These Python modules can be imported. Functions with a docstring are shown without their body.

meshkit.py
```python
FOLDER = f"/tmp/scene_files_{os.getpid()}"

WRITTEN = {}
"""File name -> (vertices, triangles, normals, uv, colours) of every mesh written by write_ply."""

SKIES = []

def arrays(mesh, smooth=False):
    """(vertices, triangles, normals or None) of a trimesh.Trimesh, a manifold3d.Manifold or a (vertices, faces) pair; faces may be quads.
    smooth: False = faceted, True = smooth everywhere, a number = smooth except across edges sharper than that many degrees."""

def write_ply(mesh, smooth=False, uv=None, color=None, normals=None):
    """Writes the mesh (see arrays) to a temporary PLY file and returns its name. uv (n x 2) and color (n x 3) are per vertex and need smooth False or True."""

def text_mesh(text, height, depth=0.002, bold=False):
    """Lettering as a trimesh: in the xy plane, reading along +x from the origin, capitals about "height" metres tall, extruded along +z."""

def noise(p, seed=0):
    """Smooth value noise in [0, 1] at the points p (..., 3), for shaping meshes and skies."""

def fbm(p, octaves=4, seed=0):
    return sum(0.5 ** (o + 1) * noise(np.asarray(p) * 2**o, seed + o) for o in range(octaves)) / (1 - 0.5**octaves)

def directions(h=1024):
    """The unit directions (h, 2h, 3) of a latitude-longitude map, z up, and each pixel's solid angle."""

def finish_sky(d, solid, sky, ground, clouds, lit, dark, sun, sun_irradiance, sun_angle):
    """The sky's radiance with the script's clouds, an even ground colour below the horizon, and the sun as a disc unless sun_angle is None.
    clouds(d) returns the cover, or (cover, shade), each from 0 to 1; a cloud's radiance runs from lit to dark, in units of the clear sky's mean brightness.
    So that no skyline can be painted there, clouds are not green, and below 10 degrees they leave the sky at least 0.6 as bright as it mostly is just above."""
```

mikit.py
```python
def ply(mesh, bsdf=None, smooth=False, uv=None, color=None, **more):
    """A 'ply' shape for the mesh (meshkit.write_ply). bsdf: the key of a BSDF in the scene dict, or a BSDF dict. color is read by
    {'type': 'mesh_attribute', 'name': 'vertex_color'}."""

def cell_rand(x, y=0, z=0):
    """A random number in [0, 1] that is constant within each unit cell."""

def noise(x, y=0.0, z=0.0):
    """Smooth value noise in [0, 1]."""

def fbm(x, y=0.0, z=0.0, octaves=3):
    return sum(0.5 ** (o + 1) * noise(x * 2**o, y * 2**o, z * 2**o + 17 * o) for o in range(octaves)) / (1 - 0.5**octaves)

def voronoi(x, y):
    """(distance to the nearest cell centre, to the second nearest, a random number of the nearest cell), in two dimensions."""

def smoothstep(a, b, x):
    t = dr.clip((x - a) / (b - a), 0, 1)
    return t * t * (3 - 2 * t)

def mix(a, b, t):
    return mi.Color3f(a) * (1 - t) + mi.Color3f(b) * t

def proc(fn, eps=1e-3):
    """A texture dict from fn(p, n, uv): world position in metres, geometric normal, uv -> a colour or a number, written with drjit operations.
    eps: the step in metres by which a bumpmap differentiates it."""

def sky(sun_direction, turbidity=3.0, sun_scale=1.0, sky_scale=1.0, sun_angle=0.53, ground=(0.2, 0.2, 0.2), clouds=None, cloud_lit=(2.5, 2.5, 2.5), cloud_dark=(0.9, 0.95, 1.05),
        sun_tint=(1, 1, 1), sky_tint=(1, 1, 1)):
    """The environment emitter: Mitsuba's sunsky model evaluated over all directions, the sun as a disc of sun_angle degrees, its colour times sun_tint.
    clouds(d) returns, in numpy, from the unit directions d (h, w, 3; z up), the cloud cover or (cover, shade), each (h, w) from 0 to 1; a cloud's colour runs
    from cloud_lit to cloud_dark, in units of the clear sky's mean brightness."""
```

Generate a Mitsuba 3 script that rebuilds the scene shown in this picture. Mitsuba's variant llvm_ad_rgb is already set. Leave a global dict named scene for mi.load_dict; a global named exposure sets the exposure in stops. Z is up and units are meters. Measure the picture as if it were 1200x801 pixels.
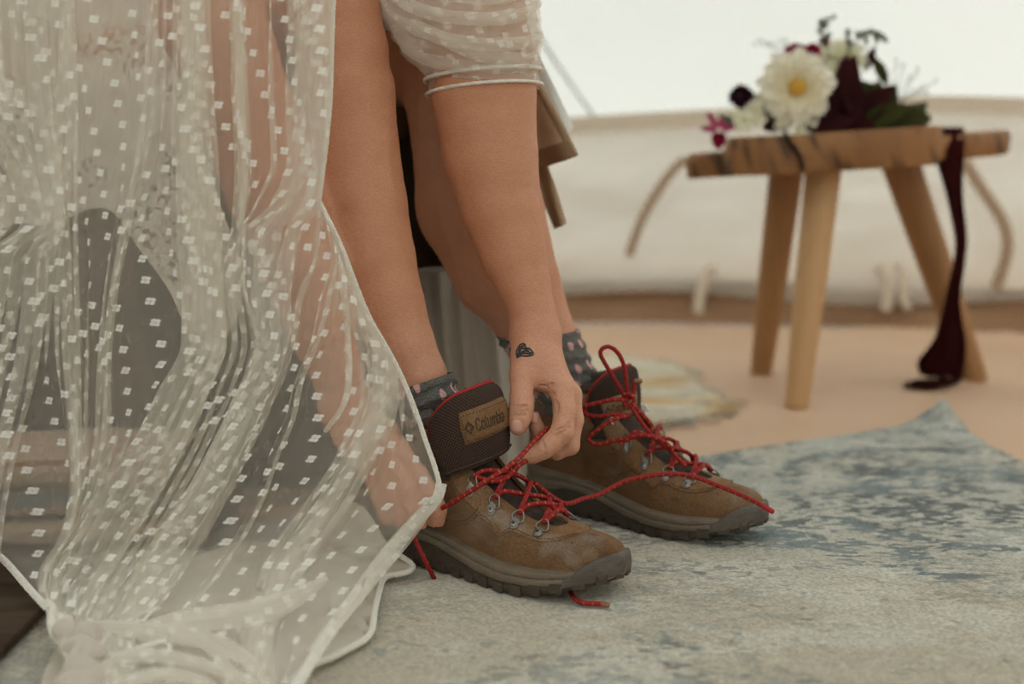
import math, numpy as np, trimesh, drjit as dr, mitsuba as mi, mikit, meshkit
from scipy.interpolate import PchipInterpolator, CubicSpline
from scipy.spatial import cKDTree, Delaunay
import shapely.geometry as sg

# ---------------------------------------------------------------- camera, sky, exposure
F_PX, CAM_H, PITCH = 1667.0, 0.42, math.radians(8.2)
T = mi.ScalarTransform4f
scene, labels = {}, {}
scene['camera'] = {'type': 'thinlens', 'fov': math.degrees(2 * math.atan(600 / F_PX)), 'fov_axis': 'x',
                   'aperture_radius': 0.0085, 'focus_distance': 1.34, 'near_clip': 0.05, 'far_clip': 100.0,
                   'to_world': T().look_at(origin=[0, 0, CAM_H], target=[0, math.cos(PITCH), CAM_H - math.sin(PITCH)], up=[0, 0, 1])}


SUN = 0.22


def overcast(d):
    return np.ones(d.shape[:2]), 0.5 - 0.5 * np.clip(d[..., 2], 0, 1)


scene['sky'] = mikit.sky([0.15, -0.50, 0.85], turbidity=4.0, sun_scale=SUN, sun_tint=(0.80, 0.93, 1.06), clouds=overcast, ground=(0.12, 0.10, 0.08),
                         cloud_lit=(2.16, 2.2, 2.10), cloud_dark=(1.45, 1.48, 1.42))
exposure = 2.92

# ---------------------------------------------------------------- helpers
rng = np.random.default_rng(7)


def P(px, py, D):
    """The point at depth D (metres along y) that the pixel looks at."""
    px, py, D = np.broadcast_arrays(np.asarray(px, float), np.asarray(py, float), np.asarray(D, float))
    cx, cy = (px - 600) / F_PX, -(py - 400.5) / F_PX
    t = D / (math.cos(PITCH) + cy * math.sin(PITCH))
    return np.stack([cx * t, D, CAM_H + t * (-math.sin(PITCH) + cy * math.cos(PITCH))], -1)


def ground(px, py, z=0.0):
    """The point of the horizontal plane z that the pixel looks at."""
    cx, cy = (np.asarray(px, float) - 600) / F_PX, -(np.asarray(py, float) - 400.5) / F_PX
    dz = -math.sin(PITCH) + cy * math.cos(PITCH)
    t = (z - CAM_H) / dz
    return np.stack([cx * t, t * (math.cos(PITCH) + cy * math.sin(PITCH)), z + 0 * t], -1)


def numbered(key):
    if key not in scene and key not in labels and not any(k.startswith(key + '__') for k in scene):
        return key
    i = 1
    while f'{key}_{i:03d}' in scene or f'{key}_{i:03d}' in labels or any(k.startswith(f'{key}_{i:03d}__') for k in scene):
        i += 1
    return f'{key}_{i:03d}'


def add(name, mesh, bsdf, parent=None, smooth=40, label=None, kind=None, **kw):
    key = numbered((parent + '__' if parent else '') + name)
    scene[key] = mesh if isinstance(mesh, dict) else mikit.ply(mesh, bsdf, smooth=smooth, **kw)
    if label or kind:
        labels[key] = {}
        if label: labels[key]['label'] = label
        if kind: labels[key]['kind'] = kind
    return key


def thing(name, label, cat, group=None):
    key = numbered(name)
    labels[key] = {'label': label, 'category': cat}
    if group: labels[key]['group'] = group
    return key


def tag(key, label, cat, group=None, kind=None):
    labels.setdefault(key, {}).update({'label': label, 'category': cat})
    if group: labels[key]['group'] = group
    if kind: labels[key]['kind'] = kind
    return key


def unit(v):
    v = np.asarray(v, float)
    return v / np.maximum(np.linalg.norm(v, axis=-1, keepdims=True), 1e-12)


def spline(pts, n, closed=False):
    """n points along a smooth curve through pts (any width: extra columns ride along)."""
    pts = np.asarray(pts, float)
    if closed: pts = np.vstack([pts, pts[:1]])
    d = np.r_[0, np.cumsum(np.maximum(np.linalg.norm(np.diff(pts[:, :3], axis=0), axis=1), 1e-9) ** 0.7)]
    cs = CubicSpline(d, pts, bc_type='periodic' if closed else 'natural')
    return cs(np.linspace(0, d[-1], n, endpoint=not closed))


def frames(path, closed=False):
    t = np.gradient(path, axis=0) if not closed else np.roll(path, -1, 0) - np.roll(path, 1, 0)
    t = unit(t)
    n = np.zeros_like(path)
    ref = np.array([0, 0, 1.0]) if abs(t[0, 2]) < 0.8 else np.array([0, 1.0, 0])
    n[0] = unit(ref - t[0] * (ref @ t[0]))
    for i in range(1, len(path)):
        n[i] = unit(n[i - 1] - t[i] * (n[i - 1] @ t[i]))
    return t, n, np.cross(t, n)


def tube(path, r, sides=8, closed=False, caps=True, uvs=False):
    path = np.asarray(path, float)
    n = len(path)
    r = np.broadcast_to(np.asarray(r, float), (n,))
    t, a, b = frames(path, closed)
    ang = np.arange(sides) * 2 * math.pi / sides
    v = path[:, None] + r[:, None, None] * (np.cos(ang)[None, :, None] * a[:, None] + np.sin(ang)[None, :, None] * b[:, None])
    v = v.reshape(-1, 3)
    i = np.arange(n if closed else n - 1)[:, None]
    j = np.arange(sides)[None]
    i2, j2 = (i + 1) % n, (j + 1) % sides
    q = np.stack([i * sides + j, i * sides + j2, i2 * sides + j2, i2 * sides + j], -1).reshape(-1, 4)
    f = np.vstack([q[:, [0, 1, 2]], q[:, [0, 2, 3]]])
    if caps and not closed:
        v = np.vstack([v, path[0] - t[0] * r[0] * 0.5, path[-1] + t[-1] * r[-1] * 0.5])
        k = np.arange(sides)
        f = np.vstack([f, np.stack([(k + 1) % sides, k, k * 0 + n * sides], 1),
                       np.stack([k, (k + 1) % sides, k * 0 + n * sides + 1], 1) + np.array([(n - 1) * sides, (n - 1) * sides, 0])])
    m = trimesh.Trimesh(v, f, process=False)
    if uvs:
        s = np.r_[0, np.cumsum(np.linalg.norm(np.diff(path, axis=0), axis=1))]
        uv = np.stack([np.tile(ang / (2 * math.pi), n), np.repeat(s, sides)], 1)
        if caps and not closed: uv = np.vstack([uv, [0, 0], [0, s[-1]]])
        return m, uv
    return m


def grid(pts, closed_u=False):
    """A mesh over the (n, m, 3) array of points."""
    n, m = pts.shape[:2]
    i = np.arange(n - 1)[:, None]
    j = np.arange(m if closed_u else m - 1)[None]
    j2 = (j + 1) % m
    q = np.stack([i * m + j, i * m + j2, (i + 1) * m + j2, (i + 1) * m + j], -1).reshape(-1, 4)
    return trimesh.Trimesh(pts.reshape(-1, 3), np.vstack([q[:, [0, 1, 2]], q[:, [0, 2, 3]]]), process=False)


def shell(pts, thick, closed_u=False):
    """The grid given a thickness along its normals, with its edges closed."""
    g = grid(pts, closed_u)
    nrm = np.array(g.vertex_normals).reshape(pts.shape)
    a, b = pts + nrm * thick / 2, pts - nrm * thick / 2
    n, m = pts.shape[:2]
    if closed_u:
        ring = np.concatenate([a, b[::-1], a[:1]], 0)
        return grid(ring, True)
    ring = np.concatenate([a, b[:, ::-1]], 1)
    g = grid(ring, True)
    k = 2 * m
    caps = []
    for row in (0, n - 1):
        for j in range(m - 1):
            q = [row * k + j, row * k + j + 1, row * k + k - 2 - j, row * k + k - 1 - j]
            if row == 0: q = q[::-1]
            caps += [[q[0], q[1], q[2]], [q[0], q[2], q[3]]]
    return trimesh.Trimesh(g.vertices, np.vstack([g.faces, caps]), process=False)


def cat(ms):
    return trimesh.util.concatenate(list(ms))


def poly_mesh(poly, step):
    """Fine triangulation of a shapely polygon: (vertices n x 2, faces, ordered boundary indices)."""
    poly = sg.polygon.orient(poly)
    L = poly.exterior.length
    nb = max(8, int(L / step))
    b = np.array([poly.exterior.interpolate(i / nb, normalized=True).coords[0] for i in range(nb)])
    x0, y0, x1, y1 = poly.bounds
    gx, gy = np.meshgrid(np.arange(x0, x1, step), np.arange(y0, y1, step * 0.87))
    gx[1::2] += step / 2
    g = np.stack([gx.ravel(), gy.ravel()], 1)
    import shapely
    inner = poly.buffer(-step * 0.55)
    g = g[shapely.contains_xy(inner, g[:, 0], g[:, 1])]
    v = np.vstack([b, g])
    tri = Delaunay(v).simplices
    c = v[tri].mean(1)
    tri = tri[shapely.contains_xy(poly, c[:, 0], c[:, 1])]
    a = v[tri]
    area = (a[:, 1, 0] - a[:, 0, 0]) * (a[:, 2, 1] - a[:, 0, 1]) - (a[:, 2, 0] - a[:, 0, 0]) * (a[:, 1, 1] - a[:, 0, 1])
    tri[area < 0] = tri[area < 0][:, ::-1]
    tri = tri[np.abs(area) > 1e-12]
    return v, tri, np.arange(nb)


def surface_nets(field, lo, hi, h, project=1):
    """The zero surface of field(points) over the box, block by block, as one continuous mesh. field returns distances, negative inside."""
    lo, hi = np.asarray(lo, float), np.asarray(hi, float)
    B = 24
    nblk = np.ceil((hi - lo) / (h * B)).astype(int)
    N = nblk * B + 2
    corners = np.array([[x, y, z] for x in (0, 1) for y in (0, 1) for z in (0, 1)])
    edges = [(a, b) for a in range(8) for b in range(a + 1, 8) if np.abs(corners[a] - corners[b]).sum() == 1]
    ids, verts, quads = [], [], []
    bc = np.array(np.meshgrid(*[np.arange(k) for k in nblk], indexing='ij')).reshape(3, -1).T
    centres = lo + (bc + 0.5) * B * h
    near = np.abs(field(centres.astype(np.float32), None)) < 0.5 * B * h * 1.75 + 2 * h
    I, J, K = np.meshgrid(*[np.arange(B + 2)] * 3, indexing='ij')
    for blk, cen in zip(bc[near], centres[near]):
        p0 = lo + blk * B * h
        pts = np.stack([p0[0] + I * h, p0[1] + J * h, p0[2] + K * h], -1)
        d = field(pts.reshape(-1, 3).astype(np.float32), (cen, 0.5 * B * h * 1.75 + 2 * h)).reshape(I.shape)
        s = d < 0
        if s.all() or not s.any(): continue
        c = np.stack([d[x:x + B + 1, y:y + B + 1, z:z + B + 1] for x, y, z in corners], -1)
        sc = c < 0
        act = sc.any(-1) & ~sc.all(-1)
        if not act.any(): continue
        ci = np.argwhere(act)
        cv = c[act]
        acc, cnt = np.zeros((len(ci), 3)), np.zeros((len(ci), 1))
        for a, b in edges:
            cross = (cv[:, a] < 0) != (cv[:, b] < 0)
            t = np.where(cross, cv[:, a] / np.where(cross, cv[:, a] - cv[:, b], 1), 0)
            acc += np.where(cross[:, None], corners[a] + t[:, None] * (corners[b] - corners[a]), 0)
            cnt += cross[:, None]
        g = ci + blk * B
        verts.append(lo + (g + acc / cnt) * h)
        gid = (g[:, 0] * N[1] + g[:, 1]) * N[2] + g[:, 2]
        ids.append(gid)
        for ax in range(3):
            u, w = (ax + 1) % 3, (ax + 2) % 3
            e = np.eye(3, dtype=int)
            r = [slice(1, B + 1)] * 3
            r2 = list(r)
            r2[ax] = slice(2, B + 2)
            s0, s1 = s[tuple(r)], s[tuple(r2)]
            at = np.argwhere(s0 != s1) + 1
            if not len(at): continue
            flip = s0[s0 != s1]
            G = at + blk * B
            q = [G - e[u] - e[w], G - e[w], G, G - e[u]]
            q = np.stack([(k[:, 0] * N[1] + k[:, 1]) * N[2] + k[:, 2] for k in q], 1)
            q[~flip] = q[~flip][:, ::-1]
            quads.append(q)
    ids, verts, quads = np.concatenate(ids), np.concatenate(verts), np.concatenate(quads)
    uid, first = np.unique(ids, return_index=True)
    verts = verts[first]
    loc = np.searchsorted(uid, quads)
    loc = np.clip(loc, 0, len(uid) - 1)
    ok = (uid[loc] == quads).all(1)
    q = loc[ok]
    for _ in range(project):
        e = h * 0.3
        K = np.array([[1, -1, -1], [-1, -1, 1], [-1, 1, -1], [1, 1, 1.0]])
        v = [field((verts + e * k).astype(np.float32), None).astype(float) for k in K]
        g = sum(k * d[:, None] for k, d in zip(K, v)) / (4 * e)
        d = sum(v) / 4
        verts = verts - np.clip(d / np.maximum((g * g).sum(-1), 0.2), -h, h)[:, None] * g
    m = trimesh.Trimesh(verts, np.vstack([q[:, [0, 1, 2]], q[:, [0, 2, 3]]]), process=False)
    return m


def round_cone(p, a, b, r1, r2):
    ba = (b - a).astype(p.dtype)
    l2 = ba @ ba
    rr = p.dtype.type(r1 - r2)
    a2 = max(l2 - rr * rr, p.dtype.type(1e-10))
    pa = p - a.astype(p.dtype)
    y = pa @ ba
    w2 = pa[:, 0] ** 2 + pa[:, 1] ** 2 + pa[:, 2] ** 2
    x2 = np.maximum(w2 * l2 - y * y, 0) * l2
    z = y - l2
    y2, z2 = y * y * l2, z * z * l2
    k = np.sign(rr) * rr * rr * x2
    out = (np.sqrt(x2 * a2 / l2) + y * rr) / l2 - r1
    out = np.where(np.sign(y) * a2 * y2 < k, np.sqrt(x2 + y2) / l2 - r1, out)
    return np.where(np.sign(z) * a2 * z2 > k, np.sqrt(x2 + z2) / l2 - r2, out).astype(p.dtype)


def smin(a, b, k):
    h = np.maximum(k - np.abs(a - b), 0) / k
    return np.minimum(a, b) - h * h * k * 0.25


class Chain:
    """A limb: round cones from ball to ball, blended."""
    def __init__(self, pts, radii, k=0.006):
        self.p, self.r, self.k = np.asarray(pts, float), np.broadcast_to(np.asarray(radii, float), (len(pts),)), k
        self.lo = (self.p - self.r[:, None]).min(0)
        self.hi = (self.p + self.r[:, None]).max(0)

    def bound(self, c):
        return np.linalg.norm(np.maximum(np.maximum(self.lo - c, c - self.hi), 0))

    def __call__(self, q, margin=0.03):
        d = box_dist(self.lo, self.hi, q) + margin * 0.5
        for i in range(len(self.p) - 1):
            a, b, r1, r2 = self.p[i], self.p[i + 1], self.r[i], self.r[i + 1]
            m = np.nonzero(box_dist(np.minimum(a - r1, b - r2), np.maximum(a + r1, b + r2), q) < margin)[0]
            if len(m): d[m] = smin(d[m], round_cone(q[m], a, b, r1, r2), self.k)
        return d


def box_dist(lo, hi, q):
    lo, hi = lo.astype(q.dtype), hi.astype(q.dtype)
    c, r = (lo + hi) / 2, (hi - lo) / 2
    s = 0
    for i in range(3):
        e = np.maximum(np.abs(q[:, i] - c[i]) - r[i], 0)
        s = s + e * e
    return np.sqrt(s)


# ---------------------------------------------------------------- materials
def rgb(c):
    return {'type': 'rgb', 'value': [float(x) for x in c]}


def principled(col, rough=0.6, spec=0.4, **kw):
    return {'type': 'principled', 'base_color': col if isinstance(col, dict) else rgb(col), 'roughness': rough, 'specular': spec, **kw}


def two(b):
    return {'type': 'twosided', 'bsdf': b}


def bumped(b, fn, scale, eps=1e-3):
    return {'type': 'bumpmap', 'arbitrary': mikit.proc(fn, eps), 'scale': scale, 'bsdf': b}


scene['mat_sheet'] = two(principled((0.72, 0.72, 0.69), 0.9, 0.1))
N, FB, SS, MIX = mikit.noise, mikit.fbm, mikit.smoothstep, mikit.mix
# ---------------------------------------------------------------- the tent: ground sheet, wall, roof
def floor_col(p, n, uv):
    a = FB(p.x * 3, p.y * 3, 1.0, 4)
    b = SS(0.45, 0.75, FB(p.x * 1.3 + 5, p.y * 2.2, 3.0, 3))
    c = MIX((0.50, 0.325, 0.215), (0.60, 0.42, 0.295), a)
    return MIX(c, (0.43, 0.27, 0.18), b * 0.45)


scene['mat_floor'] = two(principled(mikit.proc(floor_col), 0.55, 0.35))
xs, ys = np.linspace(-3.4, 3.4, 260), np.linspace(-1.0, 3.45, 200)
X, Y = np.meshgrid(xs, ys, indexing='ij')
q = np.stack([X, Y, 0 * X], -1)
wr = meshkit.fbm(np.stack([X * 1.1 + Y * 1.5, Y * 5 - X * 1.2, 0 * X], -1), 4, 3)
crease = np.abs(wr - 0.5) * 2
Z = 0.014 * (1 - crease) ** 3 * np.clip((Y - 1.9) / 0.4, 0, 1) - 0.006
q[..., 2] = Z
add('floor', grid(q)if False else trimesh.Trimesh(grid(q).vertices, grid(q).faces[:, ::-1], process=False), 'mat_floor', smooth=True, kind='structure', label='pinkish tan ground sheet of the tent, softly wrinkled')

TC, TR = np.array([0.10, 0.10]), 3.2     # the tent's centre and radius


def canvas_col(p, n, uv):
    a = FB(p.x * 2.3, p.z * 5, p.y * 2.3, 4)
    w = N(p.x * 260, p.z * 260, p.y * 40)
    low = SS(0.20, 0.02, p.z + (a - 0.5) * 0.10)
    c = MIX((0.68, 0.645, 0.565), (0.79, 0.765, 0.69), a) * (0.96 + 0.06 * w)
    return MIX(c, (0.56, 0.44, 0.33), low * 0.55)


def roof_col(p, n, uv):
    return MIX((0.675, 0.70, 0.685), (0.725, 0.75, 0.735), FB(p.x * 2, p.y * 2, p.z * 3, 3))


scene['mat_canvas'] = {'type': 'principledthin', 'base_color': mikit.proc(canvas_col), 'roughness': 0.9, 'diff_trans': 1.1, 'spec_trans': 0.0}
scene['mat_roof'] = {'type': 'principledthin', 'base_color': mikit.proc(roof_col), 'roughness': 0.9, 'diff_trans': 1.15, 'spec_trans': 0.0}


def tent_point(phi, rho, z):
    return np.stack([TC[0] + rho * np.sin(phi), TC[1] + rho * np.cos(phi), z], -1)


def seam_z(phi):
    return 0.462 + 0.10 * np.clip(phi, 0, 1) - 0.010 * np.cos(phi * 14)


ph = np.linspace(-math.pi, math.pi, 700)     # all round
tt = np.linspace(0, 1, 46)
PH, TT = np.meshgrid(ph, tt, indexing='ij')
puck = meshkit.fbm(np.stack([PH * 9, TT * 2.4, 0 * PH], -1), 4, 5) - 0.5
diag = np.sin(PH * 26 + TT * 3 + 2 * puck) * 0.006
rho = TR + 0.05 * np.sin(math.pi * TT) * (0.5 + puck) + diag * np.sin(math.pi * TT) + 0.03 * puck - 0.03 * (1 - TT) ** 3
zz = 0.055 + 0.012 * np.sin(PH * 22) * (1 - TT) + (seam_z(PH) - 0.055) * TT
add('wall_back', grid(tent_point(PH, rho, zz)), 'mat_canvas', smooth=True, kind='structure', label='low cream canvas tent wall with soft puckers')
# the roof: a cone of canvas panels that starts at the seam
RT = np.linspace(0, 1, 40)
PH2, R2 = np.meshgrid(ph, RT, indexing='ij')
pan = np.abs(((PH2 * 3.2 + 0.37) % 1.0) - 0.5) * 2
rr = TR + 0.03 - R2 * (TR - 0.15)
rz = seam_z(PH2) + 0.004 + R2 * 2.45 - 0.16 * np.sin(math.pi * np.clip(R2, 0, 1)) - 0.02 * (1 - pan) * np.sin(math.pi * np.clip(R2 * 3, 0, 1))
add('ceiling', grid(tent_point(PH2, rr, rz)), 'mat_roof', smooth=True, kind='structure', label='pale backlit canvas roof of the tent')
# the hem roll along the seam, the ridge seam of the roof and the dark mud flap below the wall
scene['mat_seam'] = two(principled((0.66, 0.58, 0.48), 0.85, 0.2))
band = np.stack([np.stack([tent_point(ph, TR - 0.012 + 0.012 * np.sin(ph * 40) * 0.3, seam_z(ph) + dz + 0.003 * np.sin(ph * 31)) for dz in (0.010, -0.028)], 1)], 0)[0]
scene['mat_mud'] = two(principled(mikit.proc(lambda p, n, uv: MIX((0.20, 0.105, 0.055), (0.32, 0.19, 0.11), FB(p.x * 4, p.y * 4, p.z * 20, 3))), 0.8, 0.2))
add('trim_001', shell(band, 0.006), 'mat_seam', smooth=40, kind='structure', label='canvas band sewn where wall and roof meet')
v = np.linspace(0, 1, 8)
PH3, V3 = np.meshgrid(ph, v, indexing='ij')
mud = tent_point(PH3, TR - 0.005 - 0.10 * V3 ** 2 + 0.008 * np.sin(PH3 * 33), 0.085 * (1 - V3) ** 1.5 + 0.006 + 0.006 * np.sin(PH3 * 17) * (1 - V3))
add('trim_002', shell(mud, 0.003), 'mat_mud', smooth=True, kind='structure', label='brown mud flap along the foot of the tent wall')
# ridge seam of the roof, seen as the pale slanting line beside the seated person
a0 = 0.030
rs = np.linspace(0, 0.35, 30)
path = tent_point(np.full(30, a0) - rs * 0.50, TR + 0.03 - rs * (TR - 0.15) - 0.012, seam_z(a0) + 0.0 + rs * 2.45 - 0.16 * np.sin(math.pi * rs))
add('trim_003', tube(path, 0.004, 8), 'mat_roof', smooth=True, kind='structure', label='slanting seam rope of the tent roof')

# ---------------------------------------------------------------- rugs
RUG_A, RUG_B = ground(735, 557), ground(1106, 500)            # far edge
far_dir = unit((RUG_B - RUG_A)[:2])
side_dir = unit((ground(1205, 556) - RUG_B)[:2])
side_dir = unit(side_dir)


def rug_col(p, n, uv):
    x, y = p.x, p.y
    wx, wy = (FB(x * 7, y * 7, 2.0, 3) - 0.5) * 0.10, (FB(x * 7, y * 7, 22.0, 3) - 0.5) * 0.10
    big = FB(x * 3.4 + wx * 6, y * 5.0 + wy * 6, 0.0, 4)
    med = FB((x + wx) * 26, (y + wy) * 40, 5.0, 4)
    fine = FB(x * 95, y * 170, 9.0, 3)
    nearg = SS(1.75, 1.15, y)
    fleck = SS(0.575, 0.635, med * 0.5 + fine * 0.5 + (big - 0.5) * 0.55 - nearg * 0.015)
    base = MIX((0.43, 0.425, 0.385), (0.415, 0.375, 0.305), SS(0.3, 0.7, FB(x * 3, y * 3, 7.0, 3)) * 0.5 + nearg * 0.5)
    base = MIX(base, (0.52, 0.51, 0.46), SS(0.5, 0.7, FB(x * 10, y * 16, 31.0, 4)) * 0.5)
    dark = MIX((0.145, 0.18, 0.195), (0.085, 0.10, 0.105), SS(0.4, 0.7, FB(x * 14, y * 14, 4.0, 2)))
    # the worn medallion: rings round a centre
    dx, dy = x - 0.56, y - 1.62
    r = dr.sqrt(dx * dx + dy * dy) + (FB(x * 11, y * 11, 3.0, 3) - 0.5) * 0.10
    ring = SS(0.030, 0.0, dr.abs(r - 0.235)) + SS(0.10, 0.02, dr.abs(r - 0.10)) + SS(0.02, 0.0, dr.abs(r - 0.34)) * 0.6
    worn = SS(0.40, 0.62, FB(x * 22, y * 36, 8.0, 4) * 0.6 + fine * 0.4)
    patch = SS(0.50, 0.66, FB((x + wx) * 7 + 9, (y + wy) * 11, 51.0, 4)) * SS(0.44, 0.54, med * 0.4 + fine * 0.6)
    amount = dr.clip(fleck * (0.75 - 0.25 * nearg) + ring * SS(0.42, 0.54, FB(x * 26, y * 44, 8.0, 4) * 0.5 + fine * 0.5) * 1.2 + patch * (0.6 - 0.3 * nearg), 0, 1)
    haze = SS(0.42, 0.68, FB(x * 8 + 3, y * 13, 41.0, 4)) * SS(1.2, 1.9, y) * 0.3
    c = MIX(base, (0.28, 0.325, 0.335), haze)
    c = MIX(c, dark, amount * 0.85)
    rust = SS(0.81, 0.84, FB(x * 75, y * 120, 12.0, 2)) * 0.4
    c = MIX(c, (0.22, 0.12, 0.08), rust * nearg)
    return c * (0.78 + 0.40 * N(x * 430, y * 430, 0.0))


def rug_bump(p, n, uv):
    return N(p.x * 380, p.y * 520, 0.0) * 0.6 + FB(p.x * 60, p.y * 90, 4.0, 3)


scene['mat_rug'] = two(bumped(principled(mikit.proc(rug_col), 0.95, 0.15, sheen=0.3), rug_bump, 0.0035, 6e-4))
L1, L2 = 2.6, 2.4
u = np.linspace(0, L1, 300)     # from the far right corner back along the far edge
w = np.linspace(0, L2, 260)
U, W = np.meshgrid(u, w, indexing='ij')
base = RUG_B[:2] - U[..., None] * far_dir + W[..., None] * side_dir
# the far right corner curls up
lift = 0.034 * np.clip(1 - np.hypot(U, W * 0.8) / 0.10, 0, 1) ** 1.6
edge_n = meshkit.fbm(np.stack([U * 9, W * 9, 0 * U], -1), 3, 8) - 0.5
top = np.concatenate([base, (0.0085 + lift + 0.004 * edge_n * np.clip(np.minimum(U, W) / 0.3, 0, 1))[..., None]], -1)
top[..., 0:2] += 0.004 * (meshkit.noise(np.stack([U * 60, W * 60, 0 * U], -1), 3) - 0.5)[..., None]
rm = shell(top[:, ::-1] if False else top, 0.006)
if rm.vertex_normals[:, 2].sum() < 0 and False: rm.invert()
rug = add('area_rug', rm, 'mat_rug', smooth=50)
tag(rug, 'worn grey-blue patterned area rug under the boots', 'rug')


def rug2_col(p, n, uv):
    s = FB(p.x * 9, p.y * 26, 1.0, 3)
    c = MIX((0.58, 0.52, 0.42), (0.52, 0.37, 0.20), SS(0.48, 0.70, s))
    g = SS(0.52, 0.66, FB(p.x * 24 + 7, p.y * 40, 2.0, 3)) * SS(2.36, 2.12, p.y + p.x * 0.02)
    return MIX(c, (0.30, 0.29, 0.27), g * 0.8)


scene['mat_rug2'] = two(bumped(principled(mikit.proc(rug2_col), 0.95, 0.15), lambda p, n, uv: FB(p.x * 120, p.y * 120, 0.0, 2), 0.004))
outline = np.array([ground(*p)[:2] for p in [(560, 428), (640, 424), (735, 425), (790, 432), (812, 446), (826, 462), (852, 474), (836, 488), (790, 497), (720, 502), (640, 506), (560, 508)]])
v2, f2, nb = poly_mesh(sg.Polygon(outline).buffer(0.01).buffer(-0.01), 0.012)
hz = 0.004 + 0.022 * meshkit.fbm(np.c_[v2 * [9, 22], 0 * v2[:, 0]], 3, 4)
hz[nb] = 0.001
add('shaggy_rug', trimesh.Trimesh(np.c_[v2, hz], f2, process=False), 'mat_rug2', smooth=True)
tag('shaggy_rug', 'small cream and ochre shaggy rug lying behind the boots', 'rug')
fr = []
for i in range(70):
    a = spline(outline[3:9], 70)[i] if False else None
edge = spline(np.c_[outline[2:10], np.zeros(8)], 64)
for e in edge:
    d = unit(np.array([rng.normal(1.0, 0.5), rng.normal(-0.3, 0.6), 0]))
    L = rng.uniform(0.015, 0.045)
    fr.append(tube(np.array([e + [0, 0, 0.006], e + d * L * 0.5 + [0, 0, 0.006], e + d * L + [0, 0, 0.003]]), 0.0022, 5))
add('fringe', cat(fr), 'mat_rug2', 'shaggy_rug', kind='stuff')
# ---------------------------------------------------------------- the seated person: one continuous skin
def PX(rows):
    """(px, py, D, radius in px) -> points and radii in metres."""
    r = np.asarray(rows, float)
    return P(r[:, 0], r[:, 1], r[:, 2]), r[:, 3] * r[:, 2] / F_PX


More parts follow.
